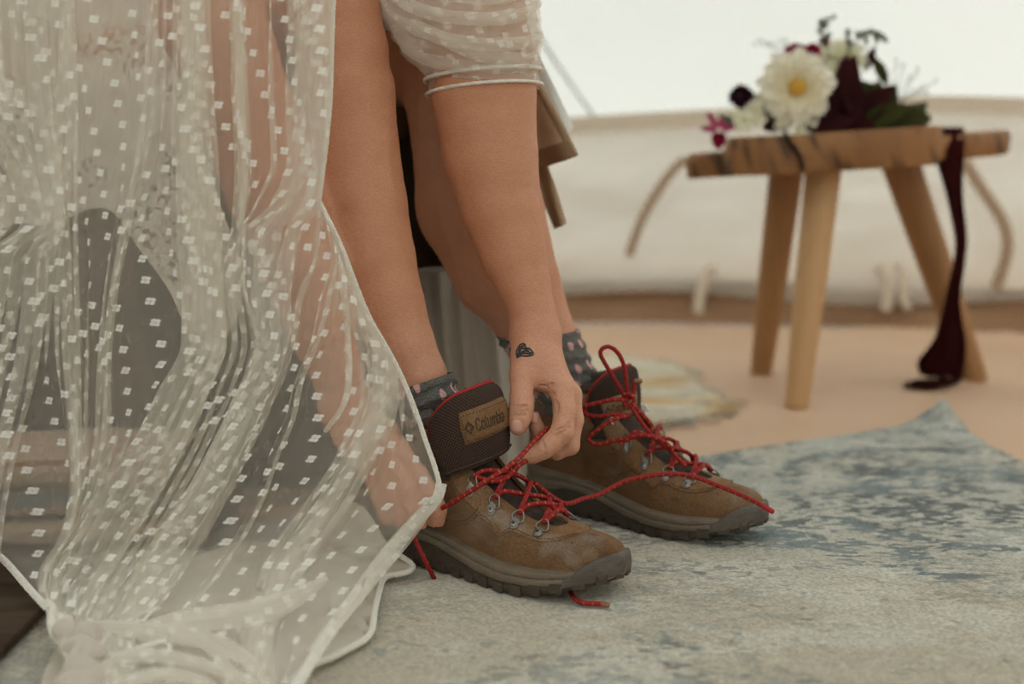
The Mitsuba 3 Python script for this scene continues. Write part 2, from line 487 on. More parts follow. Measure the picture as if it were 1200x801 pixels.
def limb(rows, extra=(), k=0.004):
    p, r = PX(rows)
    if len(extra):
        e = np.asarray(extra, float)
        p, r = np.vstack([p, e[:, :3]]), np.r_[r, e[:, 3]]
    return Chain(p, r, k)


HIP_R, HIP_L = (-0.50, 1.70, 0.545), (-0.38, 1.93, 0.545)
near_leg = limb([(505, 520, 1.362, 33), (500, 474, 1.364, 33), (490, 440, 1.367, 33), (472, 404, 1.37, 37), (452, 358, 1.378, 45), (434, 305, 1.388, 52), (420, 240, 1.398, 55),
                 (409, 170, 1.41, 54.5), (405, 110, 1.418, 54), (400, 60, 1.422, 53), (392, 12, 1.425, 52)], [(-0.26, 1.50, 0.555, 0.062), (*HIP_R, 0.088)])
calf_r = limb([(420, 300, 1.41, 42), (396, 215, 1.43, 52), (392, 140, 1.44, 46)], k=0.02)
far_leg = limb([(684, 522, 1.545, 31), (674, 474, 1.548, 34), (655, 438, 1.55, 38), (630, 390, 1.555, 43), (604, 332, 1.56, 52), (578, 250, 1.575, 58), (556, 180, 1.595, 60), (542, 120, 1.61, 62), (532, 80, 1.62, 64)],
               [(-0.19, 1.745, 0.535, 0.070), (*HIP_L, 0.090)])
calf_l = limb([(585, 320, 1.585, 44), (555, 235, 1.61, 54), (545, 160, 1.625, 50)], k=0.02)
torso = Chain([(-0.45, 1.83, 0.57), (-0.38, 1.75, 0.68), (-0.27, 1.63, 0.755), (-0.20, 1.56, 0.775)], [0.135, 0.112, 0.112, 0.085], 0.05)
pelvis = Chain([HIP_R, HIP_L], [0.10, 0.10], 0.04)
SH_L, SH_R = np.array([-0.065, 1.60, 0.745]), np.array([-0.315, 1.41, 0.745])
girdle = Chain([SH_R, (-0.19, 1.53, 0.80), SH_L], [0.052, 0.062, 0.052], 0.04)
neck = Chain([(-0.19, 1.53, 0.80), (-0.09, 1.455, 0.825)], [0.055, 0.052], 0.03)
head = Chain([(-0.035, 1.42, 0.84), (0.03, 1.37, 0.80), (0.045, 1.36, 0.775)], [0.082, 0.062, 0.045], 0.03)
left_arm = limb([(628, 392, 1.382, 25.5), (624, 366, 1.388, 27), (614, 335, 1.397, 31), (602, 300, 1.405, 38), (588, 245, 1.415, 46.5), (575, 184, 1.428, 54.5), (567, 110, 1.44, 60), (562, 50, 1.45, 58), (558, 15, 1.46, 56)],
                [((-0.035 + SH_L[0]) / 2 - 0.01, 1.53, 0.67, 0.048), (*SH_L, 0.054)])
right_arm = limb([(404, 476, 1.318, 27), (396, 440, 1.322, 30), (378, 390, 1.326, 38), (352, 310, 1.332, 47), (318, 220, 1.338, 54), (288, 130, 1.345, 56), (268, 60, 1.35, 54)],
                 [(-0.31, 1.39, 0.62, 0.048), (*SH_R, 0.054)])


def finger(rows, k=0.004):
    return limb(rows, k=k)


# left hand: seen from the thumb's side, the palm turned towards the boot's tongue
LW = (627, 392, 1.382, 24)
left_palm = [limb([LW, (636, 425, 1.362, 20), (656, 453, 1.345, 14.5)], k=0.010), limb([LW, (640, 428, 1.374, 18), (669, 462, 1.362, 12.5)], k=0.010),
             limb([LW, (640, 428, 1.386, 17), (668, 460, 1.380, 12)], k=0.010), limb([LW, (636, 424, 1.398, 16), (660, 452, 1.397, 11)], k=0.010),
             limb([LW, (622, 420, 1.362, 20), (634, 444, 1.352, 14)], k=0.010)]
left_fingers = [finger([(658, 456, 1.343, 14.5), (662, 480, 1.332, 13.2), (659, 506, 1.322, 13.4), (646, 519, 1.317, 12.0), (636, 526, 1.315, 12.0), (625, 532, 1.314, 10.2), (619, 534.5, 1.314, 9.2)]),
                finger([(669, 462, 1.362, 12.5), (673, 492, 1.352, 10.8), (668, 522, 1.343, 10.8), (652, 529, 1.342, 9.6), (638, 520, 1.345, 9.4), (629, 501, 1.347, 8.6), (626, 488, 1.347, 7.4)]),
                finger([(668, 460, 1.380, 12), (672, 490, 1.374, 10.3), (664, 520, 1.366, 10), (648, 528, 1.366, 9), (634, 522, 1.366, 8.8), (628, 508, 1.366, 8)]),
                finger([(660, 452, 1.397, 11), (664, 478, 1.393, 9.3), (656, 502, 1.387, 9), (642, 510, 1.385, 8.2), (632, 504, 1.383, 7.4)])]
left_thumb = finger([(618, 418, 1.362, 17), (612, 440, 1.346, 14.0), (611, 462, 1.334, 12.3), (611, 476, 1.328, 13.4), (609, 490, 1.322, 11.8), (607, 500, 1.320, 10.4)], 0.006)
# right hand: lies behind the tulle, its fingertips come out under the hem and hold the lace end
RW = (404, 476, 1.318, 25)
right_palm = [limb([RW, (430, 500, 1.306, 19), (466, 524, 1.296, 12.5)], k=0.010), limb([RW, (424, 506, 1.300, 19), (456, 536, 1.290, 12.5)], k=0.010),
              limb([RW, (418, 510, 1.300, 18), (446, 546, 1.290, 12)], k=0.010), limb([RW, (412, 512, 1.302, 17), (434, 552, 1.294, 11)], k=0.010)]
right_fingers = [finger([(466, 524, 1.296, 12.5), (490, 556, 1.290, 11.5), (505, 580, 1.288, 12.4), (511, 597, 1.288, 12.4), (511, 609, 1.290, 11.0)]),
                 finger([(456, 536, 1.290, 12.5), (476, 572, 1.283, 11.2), (488, 602, 1.282, 11.2), (490, 618, 1.284, 10.0)]),
                 finger([(446, 546, 1.290, 12), (462, 582, 1.284, 10.8), (470, 606, 1.287, 10), (472, 620, 1.292, 8.8)]),
                 finger([(434, 552, 1.294, 11), (446, 584, 1.289, 9.6), (452, 602, 1.291, 8.8), (454, 614, 1.294, 8)])]
right_thumb = finger([(420, 486, 1.322, 16), (452, 504, 1.328, 13.5), (480, 532, 1.330, 12), (497, 566, 1.324, 11), (504, 588, 1.318, 9.5)], 0.006)

SOFT = [(torso, .05), (pelvis, .05), (girdle, .05), (neck, .03), (head, .02), (near_leg, .03), (calf_r, .03), (far_leg, .03), (calf_l, .03), (left_arm, .02), (right_arm, .02)]
HANDS = [(c, .010) for c in left_palm + right_palm] + [(left_thumb, .008), (right_thumb, .008)]
FINGERS = left_fingers + right_fingers


def chain_dist(c, q, margin=0.03):
    d = box_dist(c.lo, c.hi, q) + margin * 0.5
    m = np.nonzero(d < margin * 1.5)[0]
    if len(m): d[m] = c(q[m], margin)
    return d


def body_field(q, blk):
    d = np.full(len(q), 9, q.dtype)

    def skip(c):
        return blk is not None and c.bound(blk[0]) > blk[1] + 0.035
    for c, k in SOFT + HANDS:
        if not skip(c): d = smin(d, chain_dist(c, q, max(0.03, c.k + 0.012)), k)
    f = None
    for c in FINGERS:
        if skip(c): continue
        e = chain_dist(c, q)
        f = e if f is None else smin(f, e, 0.0012)
    return d if f is None else smin(d, f, 0.0045)


body = surface_nets(body_field, (-0.64, 1.24, 0.06), (0.12, 2.07, 1.12), 0.0025)
BODY_TREE = cKDTree(body.vertices)


def on_body(px, py, n_steps=60, lift=0.0004):
    """Points of the skin in front of which the pixels lie, lifted a little along the normal."""
    a, b = P(px, py, np.full(np.shape(px), 1.18)), P(px, py, np.full(np.shape(px), 1.6))
    q = a.reshape(-1, 3).copy()
    d = unit(b.reshape(-1, 3) - q)
    for _ in range(n_steps):
        q += d * np.clip(body_field(q, None), -0.004, 0.02)[:, None] * 0.9
    e = 0.0008
    g = np.stack([body_field(q + e * k, None) - body_field(q - e * k, None) for k in np.eye(3)], -1)
    return q + unit(g) * lift, unit(g)


CREASES = []
for (x0, y0), (x1, y1), (x2, y2), w_ in (((601, 474), (609, 476), (618, 475), .0011), ((601, 479), (610, 482), (619, 480), .0010), ((602, 484), (609, 486), (616, 485), .0008), ((629, 457), (638, 460), (650, 461), .0014),
                                      ((633, 451), (640, 452), (648, 449), .0010), ((651, 509), (660, 506), (669, 500), .0010), ((652, 503), (660, 500), (668, 494), .0008), ((635, 515), (638, 522), (640, 532), .0009), ((652, 470), (655, 476), (653, 484), .0010)):
    c_, _ = on_body(np.array([x0, x1, x2], float), np.array([y0, y1, y2], float), lift=0.0)
    CREASES += [(c_[0].tolist(), c_[1].tolist(), w_), (c_[1].tolist(), c_[2].tolist(), w_)]


def crease(p):
    """1 along the fine folds of the left hand's skin, 0 away from them."""
    out = mi.Float(0)
    for a_, b_, w_ in CREASES:
        bx, by, bz = b_[0] - a_[0], b_[1] - a_[1], b_[2] - a_[2]
        qx, qy, qz = p.x - a_[0], p.y - a_[1], p.z - a_[2]
        t = dr.clip((qx * bx + qy * by + qz * bz) / (bx * bx + by * by + bz * bz), 0, 1)
        d2 = dr.square(qx - bx * t) + dr.square(qy - by * t) + dr.square(qz - bz * t)
        out = dr.maximum(out, dr.exp(-d2 / (w_ * w_)))
    return out


def skin_col(p, n, uv):
    a = FB(p.x * 45, p.y * 45, p.z * 45, 3)
    b = FB(p.x * 9 + 4, p.y * 9, p.z * 9, 3)
    fine = N(p.x * 700, p.y * 700, p.z * 700)
    c = MIX((0.455, 0.196, 0.108), (0.530, 0.250, 0.146), a)
    c = MIX(c, (0.50, 0.205, 0.12), SS(0.5, 0.75, b) * 0.5)
    c = MIX(c, (0.42, 0.15, 0.09), crease(p) * 0.16)
    c = MIX(c, (0.575, 0.30, 0.205), SS(0.285, 0.20, p.z) * 0.55)
    spots = SS(0.83, 0.90, N(p.x * 420 + 9, p.y * 420, p.z * 420))
    return MIX(c * (0.88 + 0.20 * fine), (0.33, 0.16, 0.095), spots * 0.16)


def skin_bump(p, n, uv):
    return -2.2 * crease(p) + N(p.x * 900, p.y * 900, p.z * 900) * 0.5 + FB(p.x * 170, p.y * 170, p.z * 170, 2)


scene['mat_skin'] = two(bumped(principled(mikit.proc(skin_col), 0.46, 0.42), skin_bump, 0.0007, 4e-4))
tag('person', 'seated person in a sheer white dotted dress bending to lace a hiking boot', 'person')
add('body', body, 'mat_skin', 'person', smooth=True, label='bare legs, forearms and hands')


# nails, drawn on the finger ends that show them
scene['mat_nail'] = two(principled((0.66, 0.36, 0.29), 0.30, 0.5))


def nail(cx, cy, ax, ay, w, h):
    u = np.linspace(-1, 1, 9)
    U, V = np.meshgrid(u, u, indexing='ij')
    s = np.sqrt(np.clip(1 - 0.5 * V ** 2, 0, 1)), np.sqrt(np.clip(1 - 0.5 * U ** 2, 0, 1))
    U, V = U * s[0], V * s[1]
    X, Y = cx + U * w * ay + V * h * ax, cy - U * w * ax + V * h * ay
    q, nn = on_body(X.ravel(), Y.ravel(), lift=0.0005)
    q = q - nn * 0.0007 * ((np.maximum(np.abs(U), np.abs(V)).ravel() > 0.9))[:, None]
    add('nail', grid(q.reshape(9, 9, 3)), 'mat_nail', 'person', smooth=True)


nail(606, 499, 0.05, 1.0, 6.5, 7.5)
nail(626.5, 489, 0.15, -1.0, 4.2, 6.5)
# the small heart tattoo below the wrist
scene['mat_ink'] = two(principled((0.035, 0.038, 0.04), 0.55, 0.3))
ink = []
heart = [(-8, 8), (-9, 2), (-7, -4), (-3, -8), (1, -8), (2, -4), (6, -3), (10, 1), (11, 4), (6, 6), (0, 6), (-5, 6), (-8, 8)]
strokes = [heart, [(-7, 6), (-4, -5), (0, -6)], [(-6, 5), (-2, -3), (2, -2), (6, 0)], [(-5, 5), (0, 0), (5, 1), (9, 3)], [(-6, 4), (0, 3), (8, 4)], [(-4, 4), (-5, -3)], [(-7, 3), (0, -7)], [(-3, 2), (3, -2)], [(-7, 8), (-2, 2), (3, 3)]]
for s in strokes:
    c = spline(np.c_[np.array(s, float), np.zeros(len(s))], 16 if s is not heart else 40)
    q, nn = on_body(614 + c[:, 0] * 0.98, 411 + c[:, 1] * 0.98, lift=0.0002)
    ink.append(tube(q, 0.00085, 5))
add('tattoo', cat(ink), 'mat_ink', 'person', smooth=True, label='small black heart tattoo on the wrist')
# ---------------------------------------------------------------- hiking boots
# Local frame: x from the heel (0) to the toe (0.285), y across, z up; scaled and turned into place by boot_place().
K_BOOT = 1.035
half = PchipInterpolator([-.01, 0, .005, .015, .04, .08, .12, .16, .2, .235, .262, .278, .285, .30], [0, 0, .018, .026, .034, .035, .036, .043, .049, .047, .036, .021, 0, 0])
spring = PchipInterpolator([-.02, 0, .02, .05, .2, .24, .27, .30], [.008, .008, .002, 0, 0, .006, .014, .022])
side_line = np.array([(.004, .0), (.001, .03), (.000, .055), (.004, .085), (.010, .115), (.012, .140), (.008, .165), (.004, .20), (.083, .20), (.088, .182), (.095, .164), (.104, .145), (.119, .1225), (.142, .0985),
                      (.164, .0805), (.188, .0650), (.2116, .0565), (.229, .0540), (.2445, .0525), (.260, .0508), (.271, .0475), (.2785, .042), (.282, .034), (.281, .0)])
gx, gz = np.arange(-.01, .30, .0015), np.arange(.0, .20, .0015)
GX, GZ = np.meshgrid(gx, gz, indexing='ij')
line = spline(np.c_[side_line[:8], np.zeros(8)], 120)[:, :2], spline(np.c_[side_line[8:], np.zeros(16)], 300)[:, :2]
outline_xz = np.vstack(line)
import shapely
poly_xz = sg.Polygon(outline_xz)
inside = shapely.contains_xy(poly_xz, GX.ravel(), GZ.ravel()).reshape(GX.shape)
free = np.vstack([line[0], line[1]])
free = free[free[:, 1] < .196]
dist = cKDTree(free).query(np.stack([GX, GZ], -1).reshape(-1, 2))[0].reshape(GX.shape)
tfrac = np.clip(dist / .036, 0, 1)
gcap = np.sqrt(np.clip(1 - (1 - tfrac) ** 2, 0, 1))
up = np.clip((GZ - .045) / .09, 0, 1)
up = up * up * (3 - 2 * up)
wide = (half(np.clip(GX, .03, .24)) * .97 * (1 - up) + .0395 * up)
plan = half(np.clip(GX, 0, .285)) * .985
hw = wide * gcap
hw = np.where(inside, (np.maximum(hw, 1e-5) ** -5 + np.maximum(plan + up * .03, 1e-5) ** -5) ** -.2, -dist)
from scipy.interpolate import RegularGridInterpolator
DI = RegularGridInterpolator((gx, gz), np.where(inside, dist, -dist), bounds_error=False, fill_value=-.02)
HW = RegularGridInterpolator((gx, gz), hw, bounds_error=False, fill_value=-.02)


def hwf(x, z):
    return HW(np.stack([x, z], -1))


def gap(x):
    """Half width of the lace opening."""
    return np.interp(x, [.09, .12, .16, .20, .223, .227], [.028, .024, .019, .0135, .009, -.01])


def collar_z(x):
    return np.interp(x, [0, .02, .05, .075, .095, .12], [.146, .142, .131, .130, .138, .142])


top_z = np.interp(gx, line[1][::-1, 0], line[1][::-1, 1]) if False else np.array([z[z > 0].max() if (z := np.where(inside[i], gz, 0)).any() else 0 for i in range(len(gx))])


def upper_field(q, blk=None):
    x, y, z = q[:, 0].astype(float), np.abs(q[:, 1].astype(float)), q[:, 2].astype(float)
    h = hwf(x, z)
    d = (y - h) * .72
    inner = np.maximum(np.maximum((y - h + .0055) * .8, .045 - z), (.0065 - DI(np.stack([x, z], -1))) * 1.0)
    d = np.maximum(d, -inner)
    d = np.maximum(d, z - collar_z(x))
    d = np.maximum(d, .022 - z)
    tz = np.interp(x, gx, top_z)
    cut = np.maximum(np.maximum(y - gap(x), .092 - x), tz - .030 - z)
    return np.maximum(d, -cut).astype(np.float32)


UPPER = surface_nets(upper_field, (-.012, -.058, .018), (.296, .058, .172), .0021, 1)


def tongue_low_field(q, blk=None):
    x, y, z = q[:, 0].astype(float), np.abs(q[:, 1].astype(float)), q[:, 2].astype(float)
    h = hwf(x, z)
    d = (y - h + .0062) * .72
    d = np.maximum(d, np.maximum(.088 - x, np.maximum(y - gap(x) - .006, x - .229)))
    tz = np.interp(x, gx, top_z)
    d = np.maximum(d, z - .150)
    return np.maximum(d, tz - .028 - z).astype(np.float32)


TONGUE_LOW = surface_nets(tongue_low_field, (.08, -.04, .04), (.24, .04, .16), .0022, 1)

# points of the upper by (x, s): s = the way down the cross-section from the ridge, and by (x, z)
SX = np.arange(.088, .262, .002)
SS_ = np.linspace(0, .075, 76)
sec = np.zeros((len(SX), len(SS_), 3))
for i, x in enumerate(SX):
    zt = np.interp(x, gx, top_z)
    z = zt - (zt - .02) * np.linspace(0, 1, 300) ** 2
    y = np.maximum(hwf(np.full(300, x), z), 0)
    y[0] = 0
    s = np.r_[0, np.cumsum(np.hypot(np.diff(y), np.diff(z)))]
    sec[i] = np.stack([np.full(len(SS_), x), np.interp(SS_, s, y), np.interp(SS_, s, z)], -1)
SEC = RegularGridInterpolator((SX, SS_), sec, bounds_error=False, fill_value=None)


def on_xs(x, s, side, off=0.0):
    x, s = np.asarray(x, float), np.asarray(s, float)
    e = .0012
    p = SEC(np.stack([x, np.abs(s)], -1))
    sg_ = np.sign(s + 1e-9)
    a = SEC(np.stack([x + e, np.abs(s)], -1)) - SEC(np.stack([x - e, np.abs(s)], -1))
    b = SEC(np.stack([x, np.abs(s) + e], -1)) - SEC(np.stack([x, np.maximum(np.abs(s) - e, 0)], -1))
    n = unit(np.cross(b, a))
    n = np.where(n[..., 2:] < -0.05, -n, n)
    p = p + n * np.asarray(off)[..., None]
    p[..., 1] *= side * sg_
    return p


def on_xz(x, z, side, off=0.0):
    x, z = np.asarray(x, float), np.asarray(z, float)
    e = .0015
    y = hwf(x, z)
    n = unit(np.stack([-(hwf(x + e, z) - hwf(x - e, z)) / (2 * e), 1 + 0 * y, -(hwf(x, z + e) - hwf(x, z - e)) / (2 * e)], -1))
    p = np.stack([x, y, z], -1) + n * np.asarray(off)[..., None]
    p[..., 1] *= side
    return p


def panel(poly, mapper, side, thick, step=.0028):
    """A leather panel: the polygon laid on the upper, its rim turned down into it."""
    v, f, nb = poly_mesh(poly, step)
    top = mapper(v[:, 0], v[:, 1], side, np.full(len(v), thick))
    # round the rim
    e = v[nb]
    c = np.array(sg.polygon.orient(poly).buffer(-.0009).exterior.coords)
    rim = mapper(e[:, 0], e[:, 1], side, np.full(len(nb), -.0012))
    top[nb] = mapper(e[:, 0], e[:, 1], side, np.full(len(nb), thick * .72))
    n = len(v)
    k = np.arange(len(nb))
    k2 = (k + 1) % len(nb)
    wall = np.vstack([np.stack([k, k2 + n, k2], 1), np.stack([k, k + n, k2 + n], 1)])
    m = trimesh.Trimesh(np.vstack([top, rim]), np.vstack([f, wall]), process=False)
    return m


def seam(pts, mapper, side, off, step=.0034, dash=.0022, r=.00042):
    """A row of stitches along a line of the panel's own coordinates."""
    L = np.r_[0, np.cumsum(np.linalg.norm(np.diff(pts, axis=0), axis=1))]
    out = []
    for s in np.arange(step, L[-1] - step, step):
        t = np.array([s - dash / 2, s, s + dash / 2])
        q = np.stack([np.interp(t, L, pts[:, i]) for i in (0, 1)], -1)
        p = mapper(q[:, 0], q[:, 1], side, np.full(3, off))
        out.append(tube(p, r, 4))
    return cat(out)


# eyestay: in (x, s)
ex = np.linspace(.100, .223, 30)
inner_e = np.stack([ex, gap(ex) + .0005], 1)
outer_e = np.array([(.2465, .0), (.2445, .013), (.236, .025), (.222, .0325), (.206, .0345), (.194, .0360), (.188, .0400), (.184, .0460), (.176, .0475), (.170, .0450), (.158, .0470), (.144, .0500), (.132, .052), (.120, .050), (.110, .045), (.104, .040)])
oe = spline(np.c_[outer_e, np.zeros(len(outer_e))], 70)[:, :2]
eyestay_half = sg.Polygon(np.vstack([inner_e, [(.2255, .004), (.227, 0)], oe])).buffer(0)
# side panel and heel counter: in (x, z)
counter = sg.Polygon(spline(np.array([(.003, .030, 0), (.004, .07, 0), (.006, .085, 0), (.03, .098, 0), (.060, .098, 0), (.082, .084, 0), (.093, .060, 0), (.090, .040, 0), (.082, .030, 0)]), 60)[:, :2]).buffer(0)
saddle = sg.Polygon(spline(np.array([(.100, .068, 0), (.128, .075, 0), (.148, .080, 0), (.158, .070, 0), (.150, .055, 0), (.120, .045, 0), (.100, .046, 0), (.094, .055, 0)]), 60)[:, :2]).buffer(0)
inset = sg.Polygon([(.100, .086), (.130, .088), (.122, .100), (.112, .100)]).buffer(.002)
flap = sg.Polygon(spline(np.array([(.066, .104, 0), (.064, .118, 0), (.069, .130, 0), (.082, .135, 0), (.094, .132, 0), (.098, .121, 0), (.096, .109, 0), (.082, .102, 0)]), 50)[:, :2]).buffer(0)

# rubber: rows of rings round the outline
so = np.linspace(0, 1, 241)[:-1]


def ring_outline(grow):
    xs_ = .1425 - .1425 * np.cos(np.linspace(0, math.pi, 120))
    w = half(xs_)
    a = np.stack([xs_, -w], 1)
    b = np.stack([xs_, w * .95], 1)[::-1][1:-1]
    pg = sg.Polygon(np.vstack([a, b])).buffer(0)
    pg = pg.buffer(grow) if grow >= 0 else pg.buffer(grow)
    ext = np.array(sg.polygon.orient(pg).exterior.coords)
    i = np.argmin(ext[:-1, 0])
    ext = np.roll(ext[:-1], -i, 0)
    ext = np.vstack([ext, ext[:1]])
    L = np.r_[0, np.cumsum(np.linalg.norm(np.diff(ext, axis=0), axis=1))]
    L /= L[-1]
    return np.stack([np.interp(so, L, ext[:, i]) for i in (0, 1)], -1)


def band_mesh(levels):
    """levels: (grow, height function of x) from the bottom to the top."""
    rows = []
    for grow, hz in levels:
        o = ring_outline(grow)
        rows.append(np.c_[o, hz(o[:, 0])])
    pts = np.stack(rows)
    g = grid(pts, True)
    n = len(so)
    extra, faces = [], []
    for r, flip in ((0, False), (len(rows) - 1, True)):
        c = pts[r].mean(0)
        k = np.arange(n)
        f = np.stack([(k + 1) % n + r * n, k + r * n, np.full(n, len(g.vertices) + len(extra))], 1)
        faces.append(f[:, ::-1] if flip else f)
        extra.append(c)
    return trimesh.Trimesh(np.vstack([g.vertices, extra]), np.vstack([g.faces, *faces]), process=False)


mid_top = PchipInterpolator([-.02, .0, .03, .07, .11, .15, .19, .22, .25, .30], [.044, .044, .042, .040, .0345, .0275, .0232, .0228, .0255, .033])
mid_low = PchipInterpolator([-.02, .0, .04, .075, .10, .13, .16, .19, .215, .25, .30], [.017, .017, .021, .026, .0245, .0175, .0120, .0100, .0105, .015, .022])


def tread(x):
    return .0012 * (np.sin(x * 2 * math.pi / .0185) > .55)


OUTSOLE = band_mesh([(-.004, lambda x: spring(x) + .0), (.0005, lambda x: spring(x) + .0005), (.0022, lambda x: spring(x) + .003), (.0026, lambda x: spring(x) * .8 + .008), (.0014, lambda x: mid_low(x) - .002), (.0020, lambda x: mid_low(x)), (-.003, lambda x: mid_low(x) + .002)])
MIDSOLE = band_mesh([(-.002, lambda x: mid_low(x) - .002), (.0026, lambda x: mid_low(x)), (.0036, lambda x: mid_low(x) * .75 + mid_top(x) * .25), (.0022, lambda x: mid_low(x) * .52 + mid_top(x) * .48), (.0012, lambda x: mid_low(x) * .47 + mid_top(x) * .53),
                     (.0022, lambda x: mid_low(x) * .38 + mid_top(x) * .62), (.0018, lambda x: mid_low(x) * .12 + mid_top(x) * .88), (.0002, lambda x: mid_top(x)), (-.006, lambda x: mid_top(x) + .001)])
# toe bumper: the front of the outline, from the sole up over the toe
oi = [ring_outline(g) for g in (.0030, .0036, .0030, .0022, .0006, -.0035)]
sel = np.nonzero(oi[0][:, 0] > .250)[0]
tb = []
for k, o in enumerate(oi):
    o = o[sel]
    fr_ = np.clip((o[:, 0] - .250) / .030, 0, 1)
    fr_ = fr_ * fr_ * (3 - 2 * fr_)
    lo_ = spring(o[:, 0]) + .004
    hi_ = .0195 + .0185 * fr_
    z = lo_ + (hi_ - lo_) * [0, .3, .62, .88, 1.0, 1.02][k]
    tb.append(np.c_[o, z])
tb = np.stack(tb)
tb[:, 0, 2] = tb[:, 0, 2] * .3 + .012 * .7
tb[:, -1, 2] = tb[:, -1, 2] * .3 + .012 * .7
TOECAP = shell(tb, .0015)
# lugs at the foot of the outsole
lugs = []
o = ring_outline(.0012)
for k in range(0, 240, 7):
    c, t = o[k], unit(o[(k + 2) % 240] - o[k - 2])
    nrm = np.array([t[1], -t[0]])
    L = np.linalg.norm(o[(k + 3) % 240] - o[k - 2]) * .8
    b = trimesh.creation.box([L, .009, .0085])
    zc = float(spring(c[0])) + .0045
    M = np.eye(4)
    M[:2, 0], M[:2, 1], M[:3, 3] = t, nrm, [c[0] - nrm[0] * .002, c[1] - nrm[1] * .002, zc]
    b.apply_transform(M)
    lugs.append(b)
LUGS = cat(lugs)


def suede_col(p, n, uv):
    a = FB(p.x * 60, p.y * 60, p.z * 60, 4)
    b = FB(p.x * 14 + 2, p.y * 14, p.z * 14, 3)
    c = MIX((0.135, 0.068, 0.031), (0.245, 0.136, 0.068), a * 0.7 + b * 0.3)
    c = MIX(c, (0.31, 0.205, 0.130), SS(0.52, 0.78, b) * 0.5)
    dust = SS(0.60, 0.74, FB(p.x * 30 + 7, p.y * 30, p.z * 30, 3))
    c = MIX(c, (0.30, 0.275, 0.25), dust * 0.35)
    stain = SS(0.62, 0.76, FB(p.x * 24 + 1, p.y * 24 + 5, p.z * 24, 3))
    c = MIX(c, (0.07, 0.036, 0.018), stain * 0.65)
    return c * (0.50 + 0.55 * N(p.x * 1100, p.y * 1100, p.z * 1100))


def suede_bump(p, n, uv):
    return N(p.x * 900, p.y * 900, p.z * 900) + 1.6 * FB(p.x * 220, p.y * 220, p.z * 220, 2)


scene['mat_suede'] = two(bumped(principled(mikit.proc(suede_col), 0.85, 0.2, sheen=0.35, sheen_tint=0.5), suede_bump, 0.0007, 4e-4))
scene['mat_suede_light'] = two(bumped(principled(mikit.proc(lambda p, n, uv: suede_col(p, n, uv) * 1.22), 0.85, 0.2, sheen=0.35, sheen_tint=0.5), suede_bump, 0.0008, 4e-4))


def mesh_col(p, n, uv):
    c = dr.cos(uv.x * 2100) * dr.cos(uv.y * 2100)
    return MIX((0.026, 0.014, 0.010), (0.100, 0.058, 0.044), SS(-0.2, 0.7, c))


def mesh_bump(p, n, uv):
    return dr.cos(uv.x * 2100) * dr.cos(uv.y * 2100)


scene['mat_tongue'] = two(bumped(principled(mikit.proc(mesh_col), 0.75, 0.3), mesh_bump, 0.0005, 2e-4))
scene['mat_gusset'] = two(principled(mikit.proc(lambda p, n, uv: MIX((0.028, 0.018, 0.014), (0.075, 0.050, 0.040), FB(p.x * 300, p.y * 300, p.z * 300, 2))), 0.8, 0.25))
scene['mat_lining'] = two(principled((0.022, 0.015, 0.012), 0.9, 0.1))
scene['mat_thread'] = two(principled((0.15, 0.085, 0.042), 0.8, 0.2))
scene['mat_piping'] = two(principled((0.36, 0.018, 0.020), 0.6, 0.3))
scene['mat_metal'] = {'type': 'roughconductor', 'material': 'Cr', 'alpha': 0.22}
scene['mat_rivet'] = two(principled((0.24, 0.23, 0.215), 0.34, 0.5, metallic=0.85))


def rubber(c1, c2):
    return lambda p, n, uv: MIX(c1, c2, FB(p.x * 70, p.y * 70, p.z * 110, 4)) * (0.85 + 0.3 * N(p.x * 800, p.y * 800, p.z * 800))


scene['mat_midsole'] = two(bumped(principled(mikit.proc(rubber((0.105, 0.080, 0.056), (0.185, 0.145, 0.105))), 0.6, 0.35), lambda p, n, uv: N(p.x * 900, p.y * 900, p.z * 900), 0.0003, 4e-4))
scene['mat_outsole'] = two(bumped(principled(mikit.proc(rubber((0.034, 0.024, 0.017), (0.085, 0.064, 0.048))), 0.65, 0.35), lambda p, n, uv: N(p.x * 700, p.y * 700, p.z * 700), 0.0005, 4e-4))
scene['mat_toecap'] = two(bumped(principled(mikit.proc(rubber((0.060, 0.048, 0.038), (0.125, 0.105, 0.088))), 0.62, 0.35), lambda p, n, uv: N(p.x * 700, p.y * 700, p.z * 700), 0.0005, 4e-4))


def lace_col(p, n, uv):
    k = dr.floor(uv.y * 260)
    tick = SS(0.16, 0.08, dr.abs(uv.y * 260 - k - 0.5)) * SS(0.15, 0.09, dr.abs(uv.x - 0.25 - 0.5 * (k - 2 * dr.floor(k / 2))))
    w = 0.75 + 0.4 * N(uv.x * 22, uv.y * 1600, 1.0)
    return MIX(mi.Color3f(0.27, 0.014, 0.015) * w, (0.50, 0.26, 0.07), tick * 0.6)


scene['mat_lace'] = two(principled(mikit.proc(lace_col), 0.7, 0.3))
scene['mat_print'] = two(principled((0.055, 0.032, 0.02), 0.8, 0.2))


def sock_col(p, n, uv):
    rib = dr.cos(uv.x * 300) * 0.5 + 0.5
    m = N(p.x * 500, p.y * 500, p.z * 900)
    c = MIX((0.055, 0.053, 0.050), (0.20, 0.19, 0.18), m * 0.75 + rib * 0.25)
    d, _, r = mikit.voronoi(uv.x * 7.5, uv.y * 48)
    spot = SS(0.25, 0.19, d + 0.10 * (N(uv.x * 40, uv.y * 300, 3.0) - 0.5)) * SS(0.06, 0.10, r)
    return MIX(c, mi.Color3f(0.62, 0.36, 0.36) * (0.7 + 0.5 * m), spot)


scene['mat_sock'] = two(bumped(principled(mikit.proc(sock_col), 0.95, 0.1, sheen=0.4), lambda p, n, uv: N(p.x * 420, p.y * 420, p.z * 800), 0.0018, 5e-4))
R_LACE = .0023


